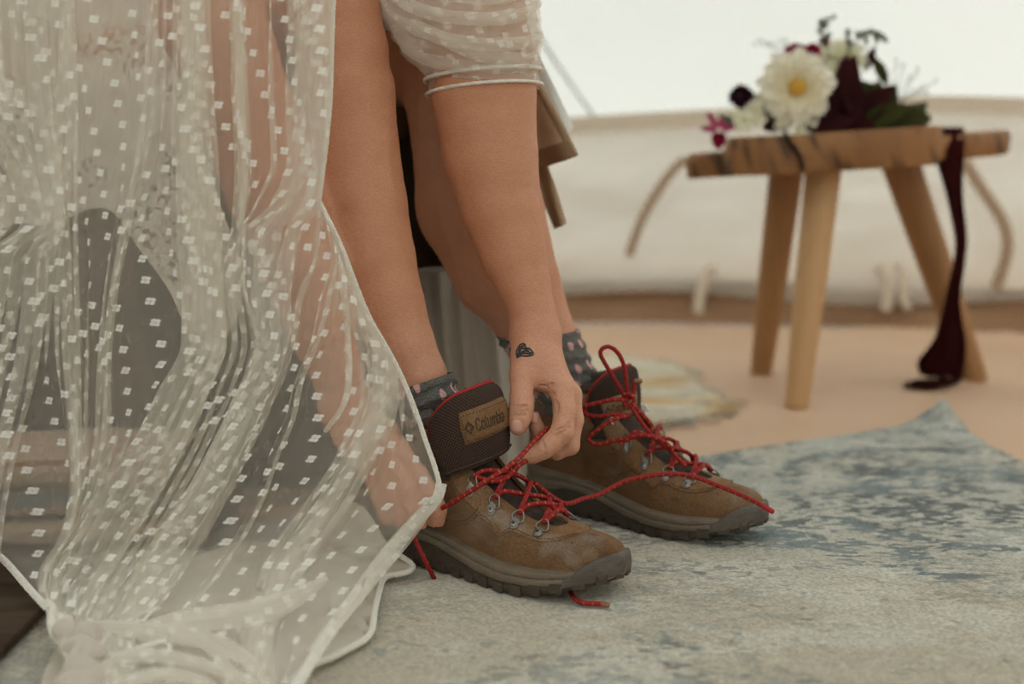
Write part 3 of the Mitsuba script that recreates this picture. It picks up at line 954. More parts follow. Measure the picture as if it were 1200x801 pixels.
def boot_place(px_, py_, yaw):
    c, s = math.cos(yaw), math.sin(yaw)

    def go(p):
        p = np.asarray(p, float) * K_BOOT
        x = p[..., 0] - .14 * 1.03
        return np.stack([px_ + c * x - s * p[..., 1], py_ + s * x + c * p[..., 1], p[..., 2] + FLOOR_TOP], -1)

    def mesh(m):
        return trimesh.Trimesh(go(m.vertices), m.faces, process=False)
    return go, mesh


FLOOR_TOP = 0.0132


def tongue_pad(R, axis, z0, lean, turn, spread, height, roll):
    """Padded tongue top: an arc of a cylinder in boot coordinates. Returns a function (u, v, off) -> points; u in [-1, 1] across, v in [0, 1] up."""
    def at(u, v, off=0.0):
        u, v = np.asarray(u, float), np.asarray(v, float)
        taper = (.74 + .26 * np.clip(v / .55, 0, 1) ** .8) * (1 - .10 * v ** 4)
        th = u * spread * taper + turn
        cr = 1 - .26 * np.abs(u) ** 3.2
        zz_ = z0 + height * v * cr - .004 * np.abs(u) ** 2 + roll * u
        r = R + np.asarray(off) + .004 * np.sin(math.pi * np.clip(v, 0, 1)) * (1 - .3 * u * u)
        return np.stack([axis + lean * v + (r * np.cos(th)), -r * np.sin(th) * -1.0, zz_], -1)
    return at


def make_boot(place, label, side_near, tongue_args, lettered):
    b = thing('hiking_boot', label, 'boot', 'the pair of suede hiking boots')
    go, mv = place
    add('upper', mv(UPPER), 'mat_suede', b, smooth=35)
    sole = add('sole', mv(OUTSOLE), 'mat_outsole', b, smooth=30, label='dark rubber outsole')
    add('midsole', mv(MIDSOLE), 'mat_midsole', sole, smooth=35)
    add('toe_cap', mv(TOECAP), 'mat_toecap', sole, smooth=40)
    for lg in lugs: add('lug', mv(lg), 'mat_outsole', sole, smooth=False)
    # panels
    th = .0017
    both = [panel(eyestay_half, on_xs, s, th) for s in (-1, 1)]
    for m, s in zip(both, (-1, 1)):
        if s > 0: pass
        ey = add('eyestay', mv(m), 'mat_suede_light', b, smooth=40)
        add('stitching', mv(seam(oe[4:-2] - [[0, .0022]], on_xs, s, th + .0002)), 'mat_thread', ey, smooth=True, kind='stuff')
        for nm, pg, mat in (('heel_counter', counter, 'mat_suede'), ('side_panel', saddle, 'mat_suede'), ('vent_panel', inset, 'mat_gusset'), ('ankle_flap', flap, 'mat_suede_light')):
            k = add(nm, mv(panel(pg, on_xz, s, .0015 if nm != 'ankle_flap' else .0022)), mat, b, smooth=40)
            if nm != 'vent_panel':
                ring = np.array(pg.buffer(-.0024).exterior.coords)
                add('stitching', mv(seam(ring, on_xz, s, .0017 if nm != 'ankle_flap' else .0024)), 'mat_thread', k, smooth=True, kind='stuff')
    # collar: a padded roll and its red piping
    cx = np.r_[np.linspace(.100, .02, 26), .014, .0125]
    pts = []
    for s in (-1, 1):
        y = np.maximum(hwf(cx, collar_z(cx) - .004) - .003, 0)
        q = np.stack([cx, s * y, collar_z(cx) - .002], -1)
        pts.append(q if s < 0 else q[::-1][1:])
    loop = spline(np.vstack(pts)[::2], 120)
    add('collar', mv(tube(loop + [0, 0, -.002], .0062, 12)), 'mat_gusset', b, smooth=True)
    out = loop.copy()
    out[:, 1] *= 1.075
    out[:, 0] = (out[:, 0] - .06) * 1.04 + .06
    add('piping', mv(tube(out + [0, 0, -.0005], .0016, 8)), 'mat_piping', b, smooth=True, label='red piping round the collar')
    # tongue
    tg = add('tongue', mv(TONGUE_LOW), 'mat_gusset', b, smooth=40)
    at = tongue_pad(*tongue_args)
    U, V = np.meshgrid(np.linspace(-1, 1, 41), np.linspace(0, 1, 33), indexing='ij')
    edge = np.clip(np.minimum(1 - np.abs(U), np.minimum(V + .2, 1 - V) * 1.4) / .14, 0, 1)
    puff = np.sqrt(np.clip(1 - (1 - edge) ** 2, 0, 1))
    front, back = at(U, V, -.005 + .0055 * puff), at(U, V, -.0075 - .0035 * puff)
    fm = grid(go(front))
    uv = np.stack([U * .055, V * .065], -1).reshape(-1, 2)
    add('pad', fm, 'mat_tongue', tg, smooth=True, uv=uv)
    add('pad_back', trimesh.Trimesh(go(back).reshape(-1, 3), fm.faces[:, ::-1], process=False), 'mat_lining', tg, smooth=True)
    w = np.linspace(0, 1, 40)
    rim = np.vstack([np.stack([np.full(30, -1.0), np.linspace(.25, 1, 30)], 1), np.stack([np.linspace(-1, 1, 60), np.ones(60)], 1)[1:], np.stack([np.full(14, 1.0), np.linspace(1, .62, 14)], 1)[1:]])
    rp = at(rim[:, 0], rim[:, 1], np.full(len(rim), -.0055))
    rp = spline(rp[::3], 120)
    add('piping', tube(go(rp), .0017, 8), 'mat_piping', tg, smooth=True, label='red piping along the tongue top')
    # cross seam at the foot of the pad
    su = np.linspace(-.95, .95, 40)
    add('seam', tube(go(at(su, np.full(40, .05), np.full(40, .001))), .0011, 6), 'mat_gusset', tg, smooth=True)
    # the lettered suede patch
    lu, lv, hu, hv, tilt = lettered

    def lab(a, c, off):
        return at(lu + (a * math.cos(tilt) - c * math.sin(tilt) * .25) * hu, lv + (c + a * math.sin(tilt)) * hv, np.asarray(off))
    A, C = np.meshgrid(np.linspace(-1, 1, 31), np.linspace(-1, 1, 11), indexing='ij')
    rimf = (np.maximum(np.abs(A), np.abs(C)) > .999)
    lm = grid(go(lab(A, C, np.where(rimf, .0005, .0033))))
    pk = add('patch', lm, 'mat_suede_light', tg, smooth=True, label='tan suede patch with dark lettering')
    sq = np.array([(-.93, -.80), (.93, -.80), (.93, .80), (-.93, .80), (-.93, -.80)])
    ds = []
    for i in range(4):
        for t in np.arange(.03, .98, .055 if i % 2 == 0 else .16):
            q = sq[i] + (sq[i + 1] - sq[i]) * np.array([[t - .012], [t], [t + .012]]) * (1 if i % 2 == 0 else 1)
            ds.append(tube(go(lab(q[:, 0], q[:, 1], np.full(3, .0035))), .00035, 4))
    txt = cat([trimesh.Trimesh(*t) for t in [(m.vertices, m.faces) for m in [meshkit.text_mesh('Columbia', .62, .01)]]])
    tv = np.array(txt.vertices)
    wtx = tv[:, 0].max() - tv[:, 0].min()
    tv[:, 0] = (tv[:, 0] - tv[:, 0].min()) / wtx * 1.06 - .56
    tv[:, 1] = (tv[:, 1] - .28) * 1.25
    tm = trimesh.Trimesh(go(lab(tv[:, 0], tv[:, 1], .0033 + np.where(tv[:, 2] > .005, .0005, -.0002))), txt.faces, process=False)
    # the eight-piece diamond emblem before the word
    em = []
    for (dx, dy) in ((0, .30), (.055, .15), (-.055, .15), (.11, 0), (-.11, 0), (.055, -.15), (-.055, -.15), (0, -.30)):
        sq_ = np.array([(0, .115), (.043, 0), (0, -.115), (-.043, 0)]) + [-.76 + dx, dy]
        o1 = go(lab(sq_[:, 0], sq_[:, 1], np.full(4, .0039)))
        em.append(trimesh.Trimesh(o1, [[0, 1, 2], [0, 2, 3], [2, 1, 0], [3, 2, 0]], process=False))
    add('print', cat([tm] + em + ds), 'mat_print', tg, smooth=False)
    return b, go, mv, at


def d_ring(go, x, s, side, along=1.0, size=1.0):
    """A rivet on its plate with the D-shaped ring that points at the opening."""
    c = on_xs(np.array([x]), np.array([s]), side, np.array([.0022]))[0]
    t = unit(on_xs(np.array([x + .004]), np.array([s]), side, np.array([.0022]))[0] - c)
    inw = unit(on_xs(np.array([x]), np.array([s - .006]), side, np.array([.0022]))[0] - c)
    nrm = unit(np.cross(t, inw))
    if nrm[2] < 0: nrm = -nrm
    a = np.linspace(0, 2 * math.pi, 16, endpoint=False)
    disc = [c + nrm * h + r * (np.cos(a)[:, None] * t + np.sin(a)[:, None] * inw) for h, r in ((0, .0046), (.0008, .0046), (.0009, .0038), (.0020, .0030), (.0024, .0012))]
    rv = grid(np.stack(disc), True)
    base = c + inw * .0055 + nrm * .0012
    pts = np.array([base - t * .0058, base + t * .0058, base + t * .0048 + inw * .005 + nrm * .002, base + t * .001 + inw * .0085 + nrm * .0035, base - t * .001 + inw * .0085 + nrm * .0035, base - t * .0048 + inw * .005 + nrm * .002])
    ring = tube(go(spline(pts, 40, closed=True)), .00085, 8, closed=True)
    plate = [c + nrm * h + q for h in (.0003, .0013) for q in (t * -.004, t * .004, t * .003 + inw * .0065, t * -.003 + inw * .0065)]
    pl = trimesh.convex.convex_hull(np.array(plate))
    tip = base + inw * .0075 + nrm * .003
    return trimesh.Trimesh(go(rv.vertices), rv.faces, process=False), ring, trimesh.Trimesh(go(pl.vertices), pl.faces, process=False), tip, base


def lace_tube(ctrl, n=None):
    p = spline(ctrl, n or max(30, len(ctrl) * 12))
    return tube(p, R_LACE, 9, uvs=True)


def add_laces(key, tubes_):
    vs, fs, us, k = [], [], [], 0
    for m, uv in tubes_:
        vs.append(m.vertices); fs.append(m.faces + k); us.append(uv)
        k += len(m.vertices)
    add('lace', trimesh.Trimesh(np.vstack(vs), np.vstack(fs), process=False), 'mat_lace', key, smooth=True, uv=np.vstack(us), label='red lace flecked with yellow')


ROWS = [.2155, .1915, .167, .1435]
near_place = boot_place(-.0225, 1.3160, math.radians(-37.5))
far_place = boot_place(.1370, 1.4970, math.radians(-40.5))
# R, axis x, z0, lean, turn, spread, height
tongue_near = (.043, .110, .1035, -.012, -.33, 1.25, .066, .010)
tongue_far = (.042, .086, .095, -.004, -.05, 1.15, .062, .004)
boots = {}
for nm, place, ta, lt, lb in (('near', near_place, tongue_near, (.10, .56, .50, .22, .07), 'worn tan suede hiking boot nearest the camera, being laced by the hands'),
                              ('far', far_place, tongue_far, (-.28, .40, .42, .20, .02), 'worn tan suede hiking boot behind the other, its red lace tied in a loop')):
    b, go, mv, at = make_boot(place, lb, -1, ta, lt)
    tips = {}
    for side in (-1, 1):
        for i, x in enumerate(ROWS):
            rv, ring, pl, tip, base = d_ring(go, x, float(gap(x)) + .0165, side)
            e = add('eyelet', ring, 'mat_rivet', b, smooth=True)
            add('rivet', rv, 'mat_rivet', e, smooth=30)
            add('plate', pl, 'mat_rivet', e, smooth=False)
            tips[side, i] = tip
        # the open hooks at the ankle
        for i, (x, s) in enumerate(((.121, .032), (.104, .036))):
            c = on_xs(np.array([x]), np.array([s]), side, np.array([.002]))[0]
            n = unit(c - np.array([x - .02, 0, c[2] - .03]))
            t = np.array([-.6, 0, .8])
            pts = np.array([c - t * .006, c, c + n * .004 + t * .004, c + n * .0065 + t * .001, c + n * .006 - t * .004])
            hk = add('hook', tube(go(spline(pts, 20)), .0013, 8), 'mat_metal', b, smooth=True)
            add('rivet', trimesh.Trimesh(go(trimesh.creation.icosphere(2, .0034).vertices * [1, 1, 1] + c), trimesh.creation.icosphere(2, .0034).faces, process=False), 'mat_rivet', hk, smooth=True)
            tips[side, 4 + i] = c + n * .004 + t * .002
    boots[nm] = (b, go, mv, at, tips)


def over(a, b, h=.006):
    m = (a + b) / 2 + np.array([.3, 0, .95]) * h
    return m


def cross_laces(go, tips, upto, phase):
    out = []
    z = np.array([0, 0, 1.0])
    out.append([tips[-1, 0] - z * .002, over(tips[-1, 0], tips[1, 0], .0065), tips[1, 0] - z * .002])
    for i in range(upto):
        for s in (-1, 1):
            a, b = tips[s, i], tips[-s, i + 1]
            w = .0085 if (s > 0) == (i % 2 == phase) else .0040
            out.append([a - z * .002 + [-.003, 0, 0], a + z * .0025 + (b - a) * .08, over(a, b, w), b + z * .0030 - (b - a) * .06, b - z * .002])
    for i in range(1, upto):
        pass
    return [lace_tube(go(np.array(c))) for c in out]


# near boot: laced up to the third pair, the ends go to the hands
b, go, mv, at, tips = boots['near']
L = cross_laces(go, tips, 3, 0)
kn = tips[-1, 0] * .35 + tips[1, 0] * .65 + np.array([-.004, 0, .006])
knot = [kn + .0035 * np.array([math.cos(a) * (1.3 if k else 1), math.sin(a), .5 * math.sin(2 * a) + k * .4]) for k in (0, 1) for a in np.linspace(0, 5.2, 9)]
L.append(lace_tube(go(np.array(knot))))
h1 = go(tips[-1, 4])
L.append(lace_tube(np.vstack([P([503, 520, 548, 575, 603, 622, 637, 646], [600, 594, 577, 560, 541, 521, 506, 500], [1.290, 1.279, 1.266, 1.262, 1.274, 1.298, 1.322, 1.342])])))
L.append(lace_tube(np.vstack([go(tips[-1, 3][None]), P([590, 604, 614, 622], [562, 549, 541, 538], [1.290, 1.296, 1.305, 1.320])])))
L.append(lace_tube(np.vstack([go(tips[1, 3][None]), P([606, 598, 575, 556], [546, 556, 563, 570], [1.318, 1.300, 1.292, 1.296])])))
L.append(lace_tube(np.vstack([P([482, 490, 500, 509, 517], [622, 640, 660, 678, 692], [1.283, 1.278, 1.276, 1.285, 1.303])])))
# the free end that runs across the other boot and over its toe
q = np.array([(660, 589, 1.325), (680, 585, 1.352), (702, 579, 1.372), (726, 566, 1.388), (755, 558, 1.394), (785, 555, 1.396), (808, 557, 1.394), (835, 566, 1.386), (860, 576, 1.374), (886, 588, 1.362), (903, 598, 1.352)])
L.append(lace_tube(np.vstack([go(tips[1, 2][None] + [[.002, .002, .002]]), P(q[:, 0], q[:, 1], q[:, 2])])))
tail = np.vstack([P([667], [702], [1.30]), ground([684, 697, 712], [706, 707, 708], .016)])
tail[0, 2] = .016
L.append(lace_tube(tail))
add_laces(b, L)
scene['mat_aglet'] = two(principled((0.22, 0.10, 0.05), 0.4, 0.5))
ag = ground([704, 713], [707, 709], .016)
add('aglet', tube(ag, .0026, 8), 'mat_aglet', b, smooth=True)
add('aglet', tube(P([892, 906], [591.5, 599.5], [1.358, 1.350]), .0026, 8), 'mat_piping', b, smooth=True)

# far boot: laced to the top, tied, one end lying over the toe
b, go, mv, at, tips = boots['far']
L = cross_laces(go, tips, 3, 1)
D = 1.46


def far_path(pts):
    q = np.asarray(pts, float)
    return lace_tube(P(q[:, 0], q[:, 1], q[:, 2]))


KX, KY, KD = 735, 467, 1.462
L.append(far_path([(730, 470, 1.462), (733, 462, 1.458), (741, 464, 1.456), (742, 472, 1.455), (735, 476, 1.456), (731, 470, 1.459), (736, 463, 1.462), (743, 468, 1.464), (740, 477, 1.463)]))
# the loop above the knot
L.append(far_path([(733, 466, 1.462), (722, 447, 1.458), (708, 424, 1.455), (704, 411, 1.455), (711, 406, 1.456), (722, 411, 1.458), (731, 428, 1.46), (734, 446, 1.461), (737, 468, 1.460)]))
L.append(far_path([(739, 466, 1.459), (743, 456, 1.458), (745, 447, 1.458), (750, 446, 1.458)]))
# from the knot to both sides of the tongue and down to the hooks
L.append(far_path([(736, 469, 1.458), (718, 468, 1.458), (700, 472, 1.460), (686, 476, 1.463), (683, 481, 1.466), (690, 486, 1.464), (708, 487, 1.457), (726, 485, 1.455), (738, 487, 1.458)]))
L.append(far_path([(738, 487, 1.456), (722, 490, 1.452), (706, 499, 1.450), (694, 508, 1.452), (690, 514, 1.453), (697, 520, 1.450), (716, 517, 1.446), (738, 513, 1.442), (756, 510, 1.446)]))
L.append(far_path([(738, 474, 1.456), (752, 495, 1.452), (764, 510, 1.450), (776, 520, 1.452), (790, 532, 1.448), (803, 546, 1.440)]))
L.append(far_path([(742, 474, 1.458), (756, 489, 1.458), (764, 501, 1.460), (763, 506, 1.458)]))
L.append(far_path([(727, 520, 1.444), (745, 510, 1.440), (762, 511, 1.438), (778, 517, 1.440), (788, 527, 1.446)]))
add_laces(b, L)
add('aglet', tube(P([744, 752], [446.5, 446], [1.458, 1.458]), .0026, 8), 'mat_aglet', b, smooth=True)

# ---------------------------------------------------------------- socks: cuffs round the ankles
for rows, zlo, zhi, lb in ((near_leg, .120, .184, 0), (far_leg, .120, .206, 1)):
    ring = []
    zs_ = np.linspace(zlo, zhi, 44)
    pts = rows.p[:12]
    o = np.argsort(pts[:, 2])
    cxy = np.stack([np.interp(zs_, pts[o, 2], pts[o, i]) for i in (0, 1)], -1)
    rr_ = np.interp(zs_, pts[o, 2], rows.r[:12][o])
    th_ = np.linspace(0, 2 * math.pi, 120, endpoint=False)
    ZZ, TH = np.meshgrid(zs_, th_, indexing='ij')
    tiltz = (.010 if not lb else .004) * np.cos(TH + .3) * np.clip((ZZ - zlo) / (zhi - zlo), 0, 1)
    crump = (.0022 if not lb else .0013) * np.sin((ZZ + .004 * np.sin(TH * 2)) * 2 * math.pi / .0135 + 1.2 * np.sin(TH + 1)) + .002 * (meshkit.fbm(np.stack([np.cos(TH) * 3, np.sin(TH) * 3, ZZ * 90], -1), 2, 3) - .5)
    edge_ = np.clip((zhi - ZZ) / .004, 0, 1)
    R_ = rr_[:, None] + .0042 + crump * np.clip((zhi - ZZ) / .012, 0, 1) + .0015
    q = np.stack([cxy[:, None, 0] + R_ * np.cos(TH), cxy[:, None, 1] + R_ * np.sin(TH), ZZ + tiltz], -1)
    lip = q[-1:].copy()
    lip[..., :2] = cxy[-1] + (q[-1:, :, :2] - cxy[-1]) * .93
    lip2 = lip.copy(); lip2[..., 2] -= .01
    q = np.concatenate([q, lip, lip2], 0)
    uv = np.stack([np.concatenate([TH, TH[-1:], TH[-1:]]) / (2 * math.pi) * 2, np.concatenate([ZZ, ZZ[-1:], ZZ[-1:]])], -1)
    q = np.concatenate([q, q[:, :1]], 1)
    uv = np.concatenate([uv, uv[:, :1] + [2, 0]], 1)
    add('sock', grid(q), 'mat_sock', 'person', smooth=True, uv=uv.reshape(-1, 2), label='grey sock with pink spots')
# ---------------------------------------------------------------- the dress: sheer dotted overskirt, lace underskirt, sleeve
DA, DB = np.array([.0038, .0185]), np.array([.0225, -.0056])
DM = np.linalg.inv(np.stack([DB, DA], 1)).tolist()
DA, DB = DA.tolist(), DB.tolist()


def dots(u, v):
    i, j = DM[0][0] * u + DM[0][1] * v, DM[1][0] * u + DM[1][1] * v
    ri, rj = dr.floor(i + 0.5), dr.floor(j + 0.5)
    jx, jy = (mikit.cell_rand(ri, rj, 1) - 0.5) * 0.0012, (mikit.cell_rand(ri, rj, 2) - 0.5) * 0.0012
    x = u - (ri * DB[0] + rj * DA[0]) + jx
    y = v - (ri * DB[1] + rj * DA[1]) + jy
    x, y = x + y * 0.2, y - x * 0.15
    e = dr.sqrt(dr.square(dr.abs(x) - 0.0014) + dr.square(dr.abs(y) - 0.0016))
    return SS(0.0020, 0.00145, e)


def tulle_alpha(base, dot=0.95):
    def fn(p, n, uv):
        net = N(uv.x * 1250, uv.y * 1250, 1.0) * N(uv.x * 900 + uv.y * 900, uv.y * 900 - uv.x * 900, 5.0)
        streak = 0.45 + 1.1 * FB(uv.x * 210, uv.y * 5, 2.0, 2) if base < 0.0 else 1.0
        a = base * (0.62 + 1.25 * net) * streak
        return dr.maximum(a, dots(uv.x, uv.y) * dot)
    return fn


tulle_white = {'type': 'principledthin', 'base_color': mikit.proc(lambda p, n, uv: MIX((0.83, 0.79, 0.715), (0.95, 0.94, 0.90), dots(uv.x, uv.y))), 'roughness': 0.8, 'diff_trans': 0.6, 'spec_trans': 0.0}
scene['mat_tulle'] = {'type': 'mask', 'opacity': mikit.proc(tulle_alpha(0.28)), 'nested': tulle_white}
scene['mat_tulle_fold'] = {'type': 'mask', 'opacity': mikit.proc(tulle_alpha(0.30, 0.55)), 'nested': tulle_white}
scene['mat_tulle_sleeve'] = {'type': 'mask', 'opacity': mikit.proc(tulle_alpha(0.36, 0.8)), 'nested': tulle_white}
scene['mat_hem'] = {'type': 'principledthin', 'base_color': mikit.proc(lambda p, n, uv: mi.Color3f(0.83, 0.80, 0.74) * (0.85 + 0.2 * N(p.x * 500, p.y * 500, p.z * 500))), 'roughness': 0.85, 'diff_trans': 0.4, 'spec_trans': 0.0}


def softmin(a, b, k):
    h = np.maximum(k - np.abs(a - b), 0) / k
    return np.minimum(a, b) - h * h * k * 0.25


def floor_depth(py, z=0.036):
    return ground(600 + 0 * np.asarray(py, float), py, z)[..., 1]


KY_ = [-160, 0, 120, 200, 235, 270, 300, 370, 440, 520, 560, 577, 600, 620, 665, 720, 760, 800, 860]
KX_ = [400, 391, 387, 380, 376, 392, 404, 432, 470, 500, 513, 516, 499, 478, 441, 402, 374, 350, 312]
XR = PchipInterpolator(KY_, KX_)
XL = PchipInterpolator([-160, 640, 652, 680, 712, 735, 765, 800, 860], [-90, -60, 0, 26, 55, 60, 74, 92, 120])


def sheet_D(px, py):
    px, py = np.asarray(px, float), np.asarray(py, float)
    d = 1.236 + 0.026 * np.clip((px - 120) / 300, 0, 1) - 0.010 * np.clip((px - 440) / 80, 0, 1)
    d = d + 0.010 * np.sin(px / 21 + 0.004 * py * np.sin(px / 90)) * np.clip(1 - py / 900, .2, 1) + 0.008 * np.sin(px / 47 + py / 160)
    return softmin(d, floor_depth(np.maximum(py, 300)) - 0.004, 0.05)


def sheet_P(px, py, off=0.0):
    return P(px, py, sheet_D(px, py) - off)


# The overskirt is one continuous cloth. Across each level it is laid in zigzag folds wherever more cloth lies than there is width:
# the bands give, level by level, where the gathered cloth lies; between them it hangs single.
BANDS = [   # cloth (px of cloth), fold length, [(level, left, right), ...]
    (470, 60, [(-160, -70, 46), (0, -70, 48), (100, -70, 52), (200, -70, 64), (262, -70, 68), (300, -70, 52), (350, -70, 48), (430, -70, 38), (520, -70, 16), (600, -70, 0), (700, -70, -10), (860, -70, 20)]),
    (74, 26, [(-160, 74, 80), (0, 76, 82), (90, 74, 88), (200, 71, 91), (300, 69, 91), (400, 70, 92), (480, 78, 92), (560, 86, 93), (620, 76, 83), (680, 48, 54), (740, 58, 62), (860, 70, 84)]),
    (44, 24, [(-160, 172, 188), (0, 170, 184), (60, 166, 182), (130, 162, 178), (200, 152, 168), (260, 142, 152), (350, 128, 133), (440, 120, 126), (500, 118, 128), (560, 108, 114), (610, 92, 97), (680, 58, 62), (740, 66, 70), (860, 100, 110)]),
    (250, 64, [(-160, 212, 234), (0, 214, 238), (100, 214, 242), (200, 212, 250), (300, 212, 258), (350, 216, 260), (400, 216, 262), (460, 188, 240), (500, 170, 224), (560, 134, 194), (600, 112, 170), (650, 84, 140), (700, 64, 112), (745, 72, 96), (860, 120, 150)]),
    (110, 34, [(-160, 272, 280), (0, 274, 282), (100, 276, 287), (200, 280, 290), (260, 277, 286), (330, 263, 285), (400, 265, 300), (460, 243, 283), (500, 228, 262), (560, 198, 232), (600, 174, 208), (650, 143, 176), (700, 114, 142), (745, 100, 118), (860, 160, 176)]),
    (360, 84, [(-160, 326, 392), (0, 324, 388), (100, 324, 384), (190, 328, 379), (235, 308, 375), (270, 288, 377), (300, 288, 376), (340, 290, 362), (400, 303, 349), (430, 296, 341), (480, 274, 320), (520, 254, 300), (570, 228, 276), (620, 192, 248), (705, 145, 190), (745, 122, 152), (860, 180, 210)]),
    (34, 22, [(-160, 395, 397), (0, 389.2, 389.8), (120, 385.2, 386), (235, 375.6, 376), (270, 384, 387), (300, 390, 395), (350, 376, 388), (400, 366, 374), (450, 346, 354), (490, 336, 346), (530, 318, 330), (580, 300, 312), (650, 262, 274), (712, 214, 226), (745, 190, 200), (860, 230, 240)]),
    (220, 48, [(-160, 398, 399), (0, 390, 390.6), (120, 386.2, 386.8), (235, 376.1, 376.5), (270, 390, 391.4), (300, 398.5, 404), (370, 414, 430), (420, 424, 454), (460, 424, 458), (530, 396, 440), (590, 356, 412), (640, 322, 376), (690, 300, 345), (745, 276, 318), (860, 280, 312)]),
]
LV = np.linspace(-150, 850, 300)
anch_x, anch_s, lam = [], [0.0], []
prev = None
for cloth, L_, rows_ in BANDS:
    r = np.array(rows_, float)
    l_, r_ = PchipInterpolator(r[:, 0], r[:, 1])(LV), PchipInterpolator(r[:, 0], r[:, 2])(LV)
    if prev is not None:
        l_ = np.maximum(l_, prev + .3)
        anch_s.append(anch_s[-1] + np.percentile((l_ - prev)[40:230], 82))
        lam.append((0, 30))
    r_ = np.maximum(r_, l_ + .3)
    anch_x += [l_, r_]
    anch_s.append(anch_s[-1] + cloth)
    lam.append((1, L_))
    prev = r_
xr_ = np.maximum(XR(LV), prev + .3)
anch_x.append(xr_)
anch_s.append(anch_s[-1] + np.percentile((xr_ - prev)[110:250], 85))
lam.append((0, 30))
AX, AS = np.stack(anch_x, 1), np.array(anch_s)
SC = np.arange(0, AS[-1], 2.2)
PXG = np.stack([PchipInterpolator(AS, AX[i])(SC) for i in range(len(LV))])
seg = np.clip(np.searchsorted(AS, SC, side='right') - 1, 0, len(lam) - 1)
lam_s = np.array([lam[k][1] for k in seg], float)
lam_s = np.convolve(np.pad(lam_s, 12, mode='edge'), np.ones(25) / 25, 'valid')
wob = meshkit.noise(np.stack([SC / 60, 0 * SC, 0 * SC], -1), 3) - .5
phase = np.cumsum(2 * math.pi * 2.2 / (lam_s * (1 + .7 * wob)))
slope = np.gradient(PXG, SC, axis=1)
ph_n = (meshkit.fbm(np.stack([np.broadcast_to(SC / 130, PXG.shape), np.broadcast_to(LV[:, None] / 260, PXG.shape), 0 * PXG], -1), 3, 9) - .5) * 3.4
TH_ = phase[None] + ph_n
gather = np.sqrt(np.clip(1 - np.clip(slope / .72, 0, 1) ** 2, 0, 1))
gather = np.apply_along_axis(lambda r: np.convolve(np.pad(r, 5, mode='edge'), np.ones(11) / 11, 'valid'), 1, gather)
lw = np.stack([np.interp(SC, (AS[:-1] + AS[1:]) / 2, (AX[i, 1:] - AX[i, :-1])) for i in range(len(LV))])
amp_ = np.minimum(lam_s[None] / 4.3, .42 * np.maximum(lw, 3)) * gather
PYG = np.broadcast_to(LV[:, None], PXG.shape)
edge_fade = np.clip((SC[-1] - SC) / 14, 0, 1)[None]
X_ = PXG + amp_ * np.sin(TH_) * edge_fade
off_ = (.0065 * np.cos(TH_) + .0045 * np.sin(TH_ * .37 + 2)) * gather * (.25 + .75 * np.clip(amp_ / 8, 0, 1)) + .004 * gather
X_ = np.minimum(X_, XR(LV)[:, None] + 1.5 * (1 - edge_fade))
# the hem on the left is cut along its own line
keep = X_ > XL(PYG) - 2
X_ = np.where(keep, X_, XL(PYG) - 2)
D_ = sheet_D(X_, PYG)
D_ = D_ - np.where(D_ > floor_depth(np.maximum(PYG, 300)) - .02, np.abs(off_) * .6, off_)
pieces, puv = [grid(P(X_, PYG, D_))], [np.stack([np.broadcast_to(SC, X_.shape), PYG], -1).reshape(-1, 2) / 1330.0]


def pleat(rows, layers=2, thick=.010, side=14, wob=1.0):
    """A fold of the cloth doubled over itself: flattened loops that run along the rows (px, py, width in px)."""
    c = spline(np.c_[np.array(rows, float)[:, :2], np.zeros(len(rows)), np.array(rows, float)[:, 2]], 90)
    c[:, 3] = np.maximum(c[:, 3], 3)
    t = np.gradient(c[:, :2], axis=0)
    t /= np.linalg.norm(t, axis=1, keepdims=True)
    nrm = np.stack([t[:, 1], -t[:, 0]], 1)
    L = np.r_[0, np.cumsum(np.linalg.norm(np.diff(c[:, :2], axis=0), axis=1))]
    n = layers + 1
    for l in range(n):
        f = 1 if l == 0 else rng.uniform(.25, .85)
        sh = 0 if l == 0 else rng.uniform(-.5, .5) * (1 - f)
        a = np.linspace(0, 2 * math.pi, side * 2, endpoint=True)
        wv = 1 + .04 * np.sin(L / 31 + rng.uniform(0, 6)) * wob + .08 * np.sin(L / 61 + rng.uniform(0, 6)) * wob
        dr_ = sh + .12 * (1 - f) * np.sin(L / 70 + rng.uniform(0, 6))
        lat = (np.cos(a)[None] * f * .5 * wv[:, None] + dr_[:, None]) * c[:, 3][:, None]
        px = c[:, 0][:, None] + nrm[:, 0][:, None] * lat
        py = c[:, 1][:, None] + nrm[:, 1][:, None] * lat
        endt = np.sin(np.clip(np.minimum(L, L[-1] - L) / 60, 0, 1) * math.pi / 2)
        off = .0025 + thick * f * (1 + np.sin(a))[None] * .5 * (.25 + .75 * endt)[:, None] + .0011 * l
        D = sheet_D(c[:, 0], c[:, 1])[:, None] * .7 + sheet_D(px, py) * .3
        D = np.minimum(D, sheet_D(px, py))
        pieces.append(grid(P(px, py, D - off)))
        ph_ = rng.uniform(0, .05, 2)
        ua = np.where(a < math.pi, np.cos(a), -2 - np.cos(a)) * .5 * f
        puv.append(np.stack([ua[None] * c[:, 3][:, None] / 1330 + ph_[0] + 0 * L[:, None], L[:, None] / 1330 + ph_[1] + 0 * a[None]], -1).reshape(-1, 2))


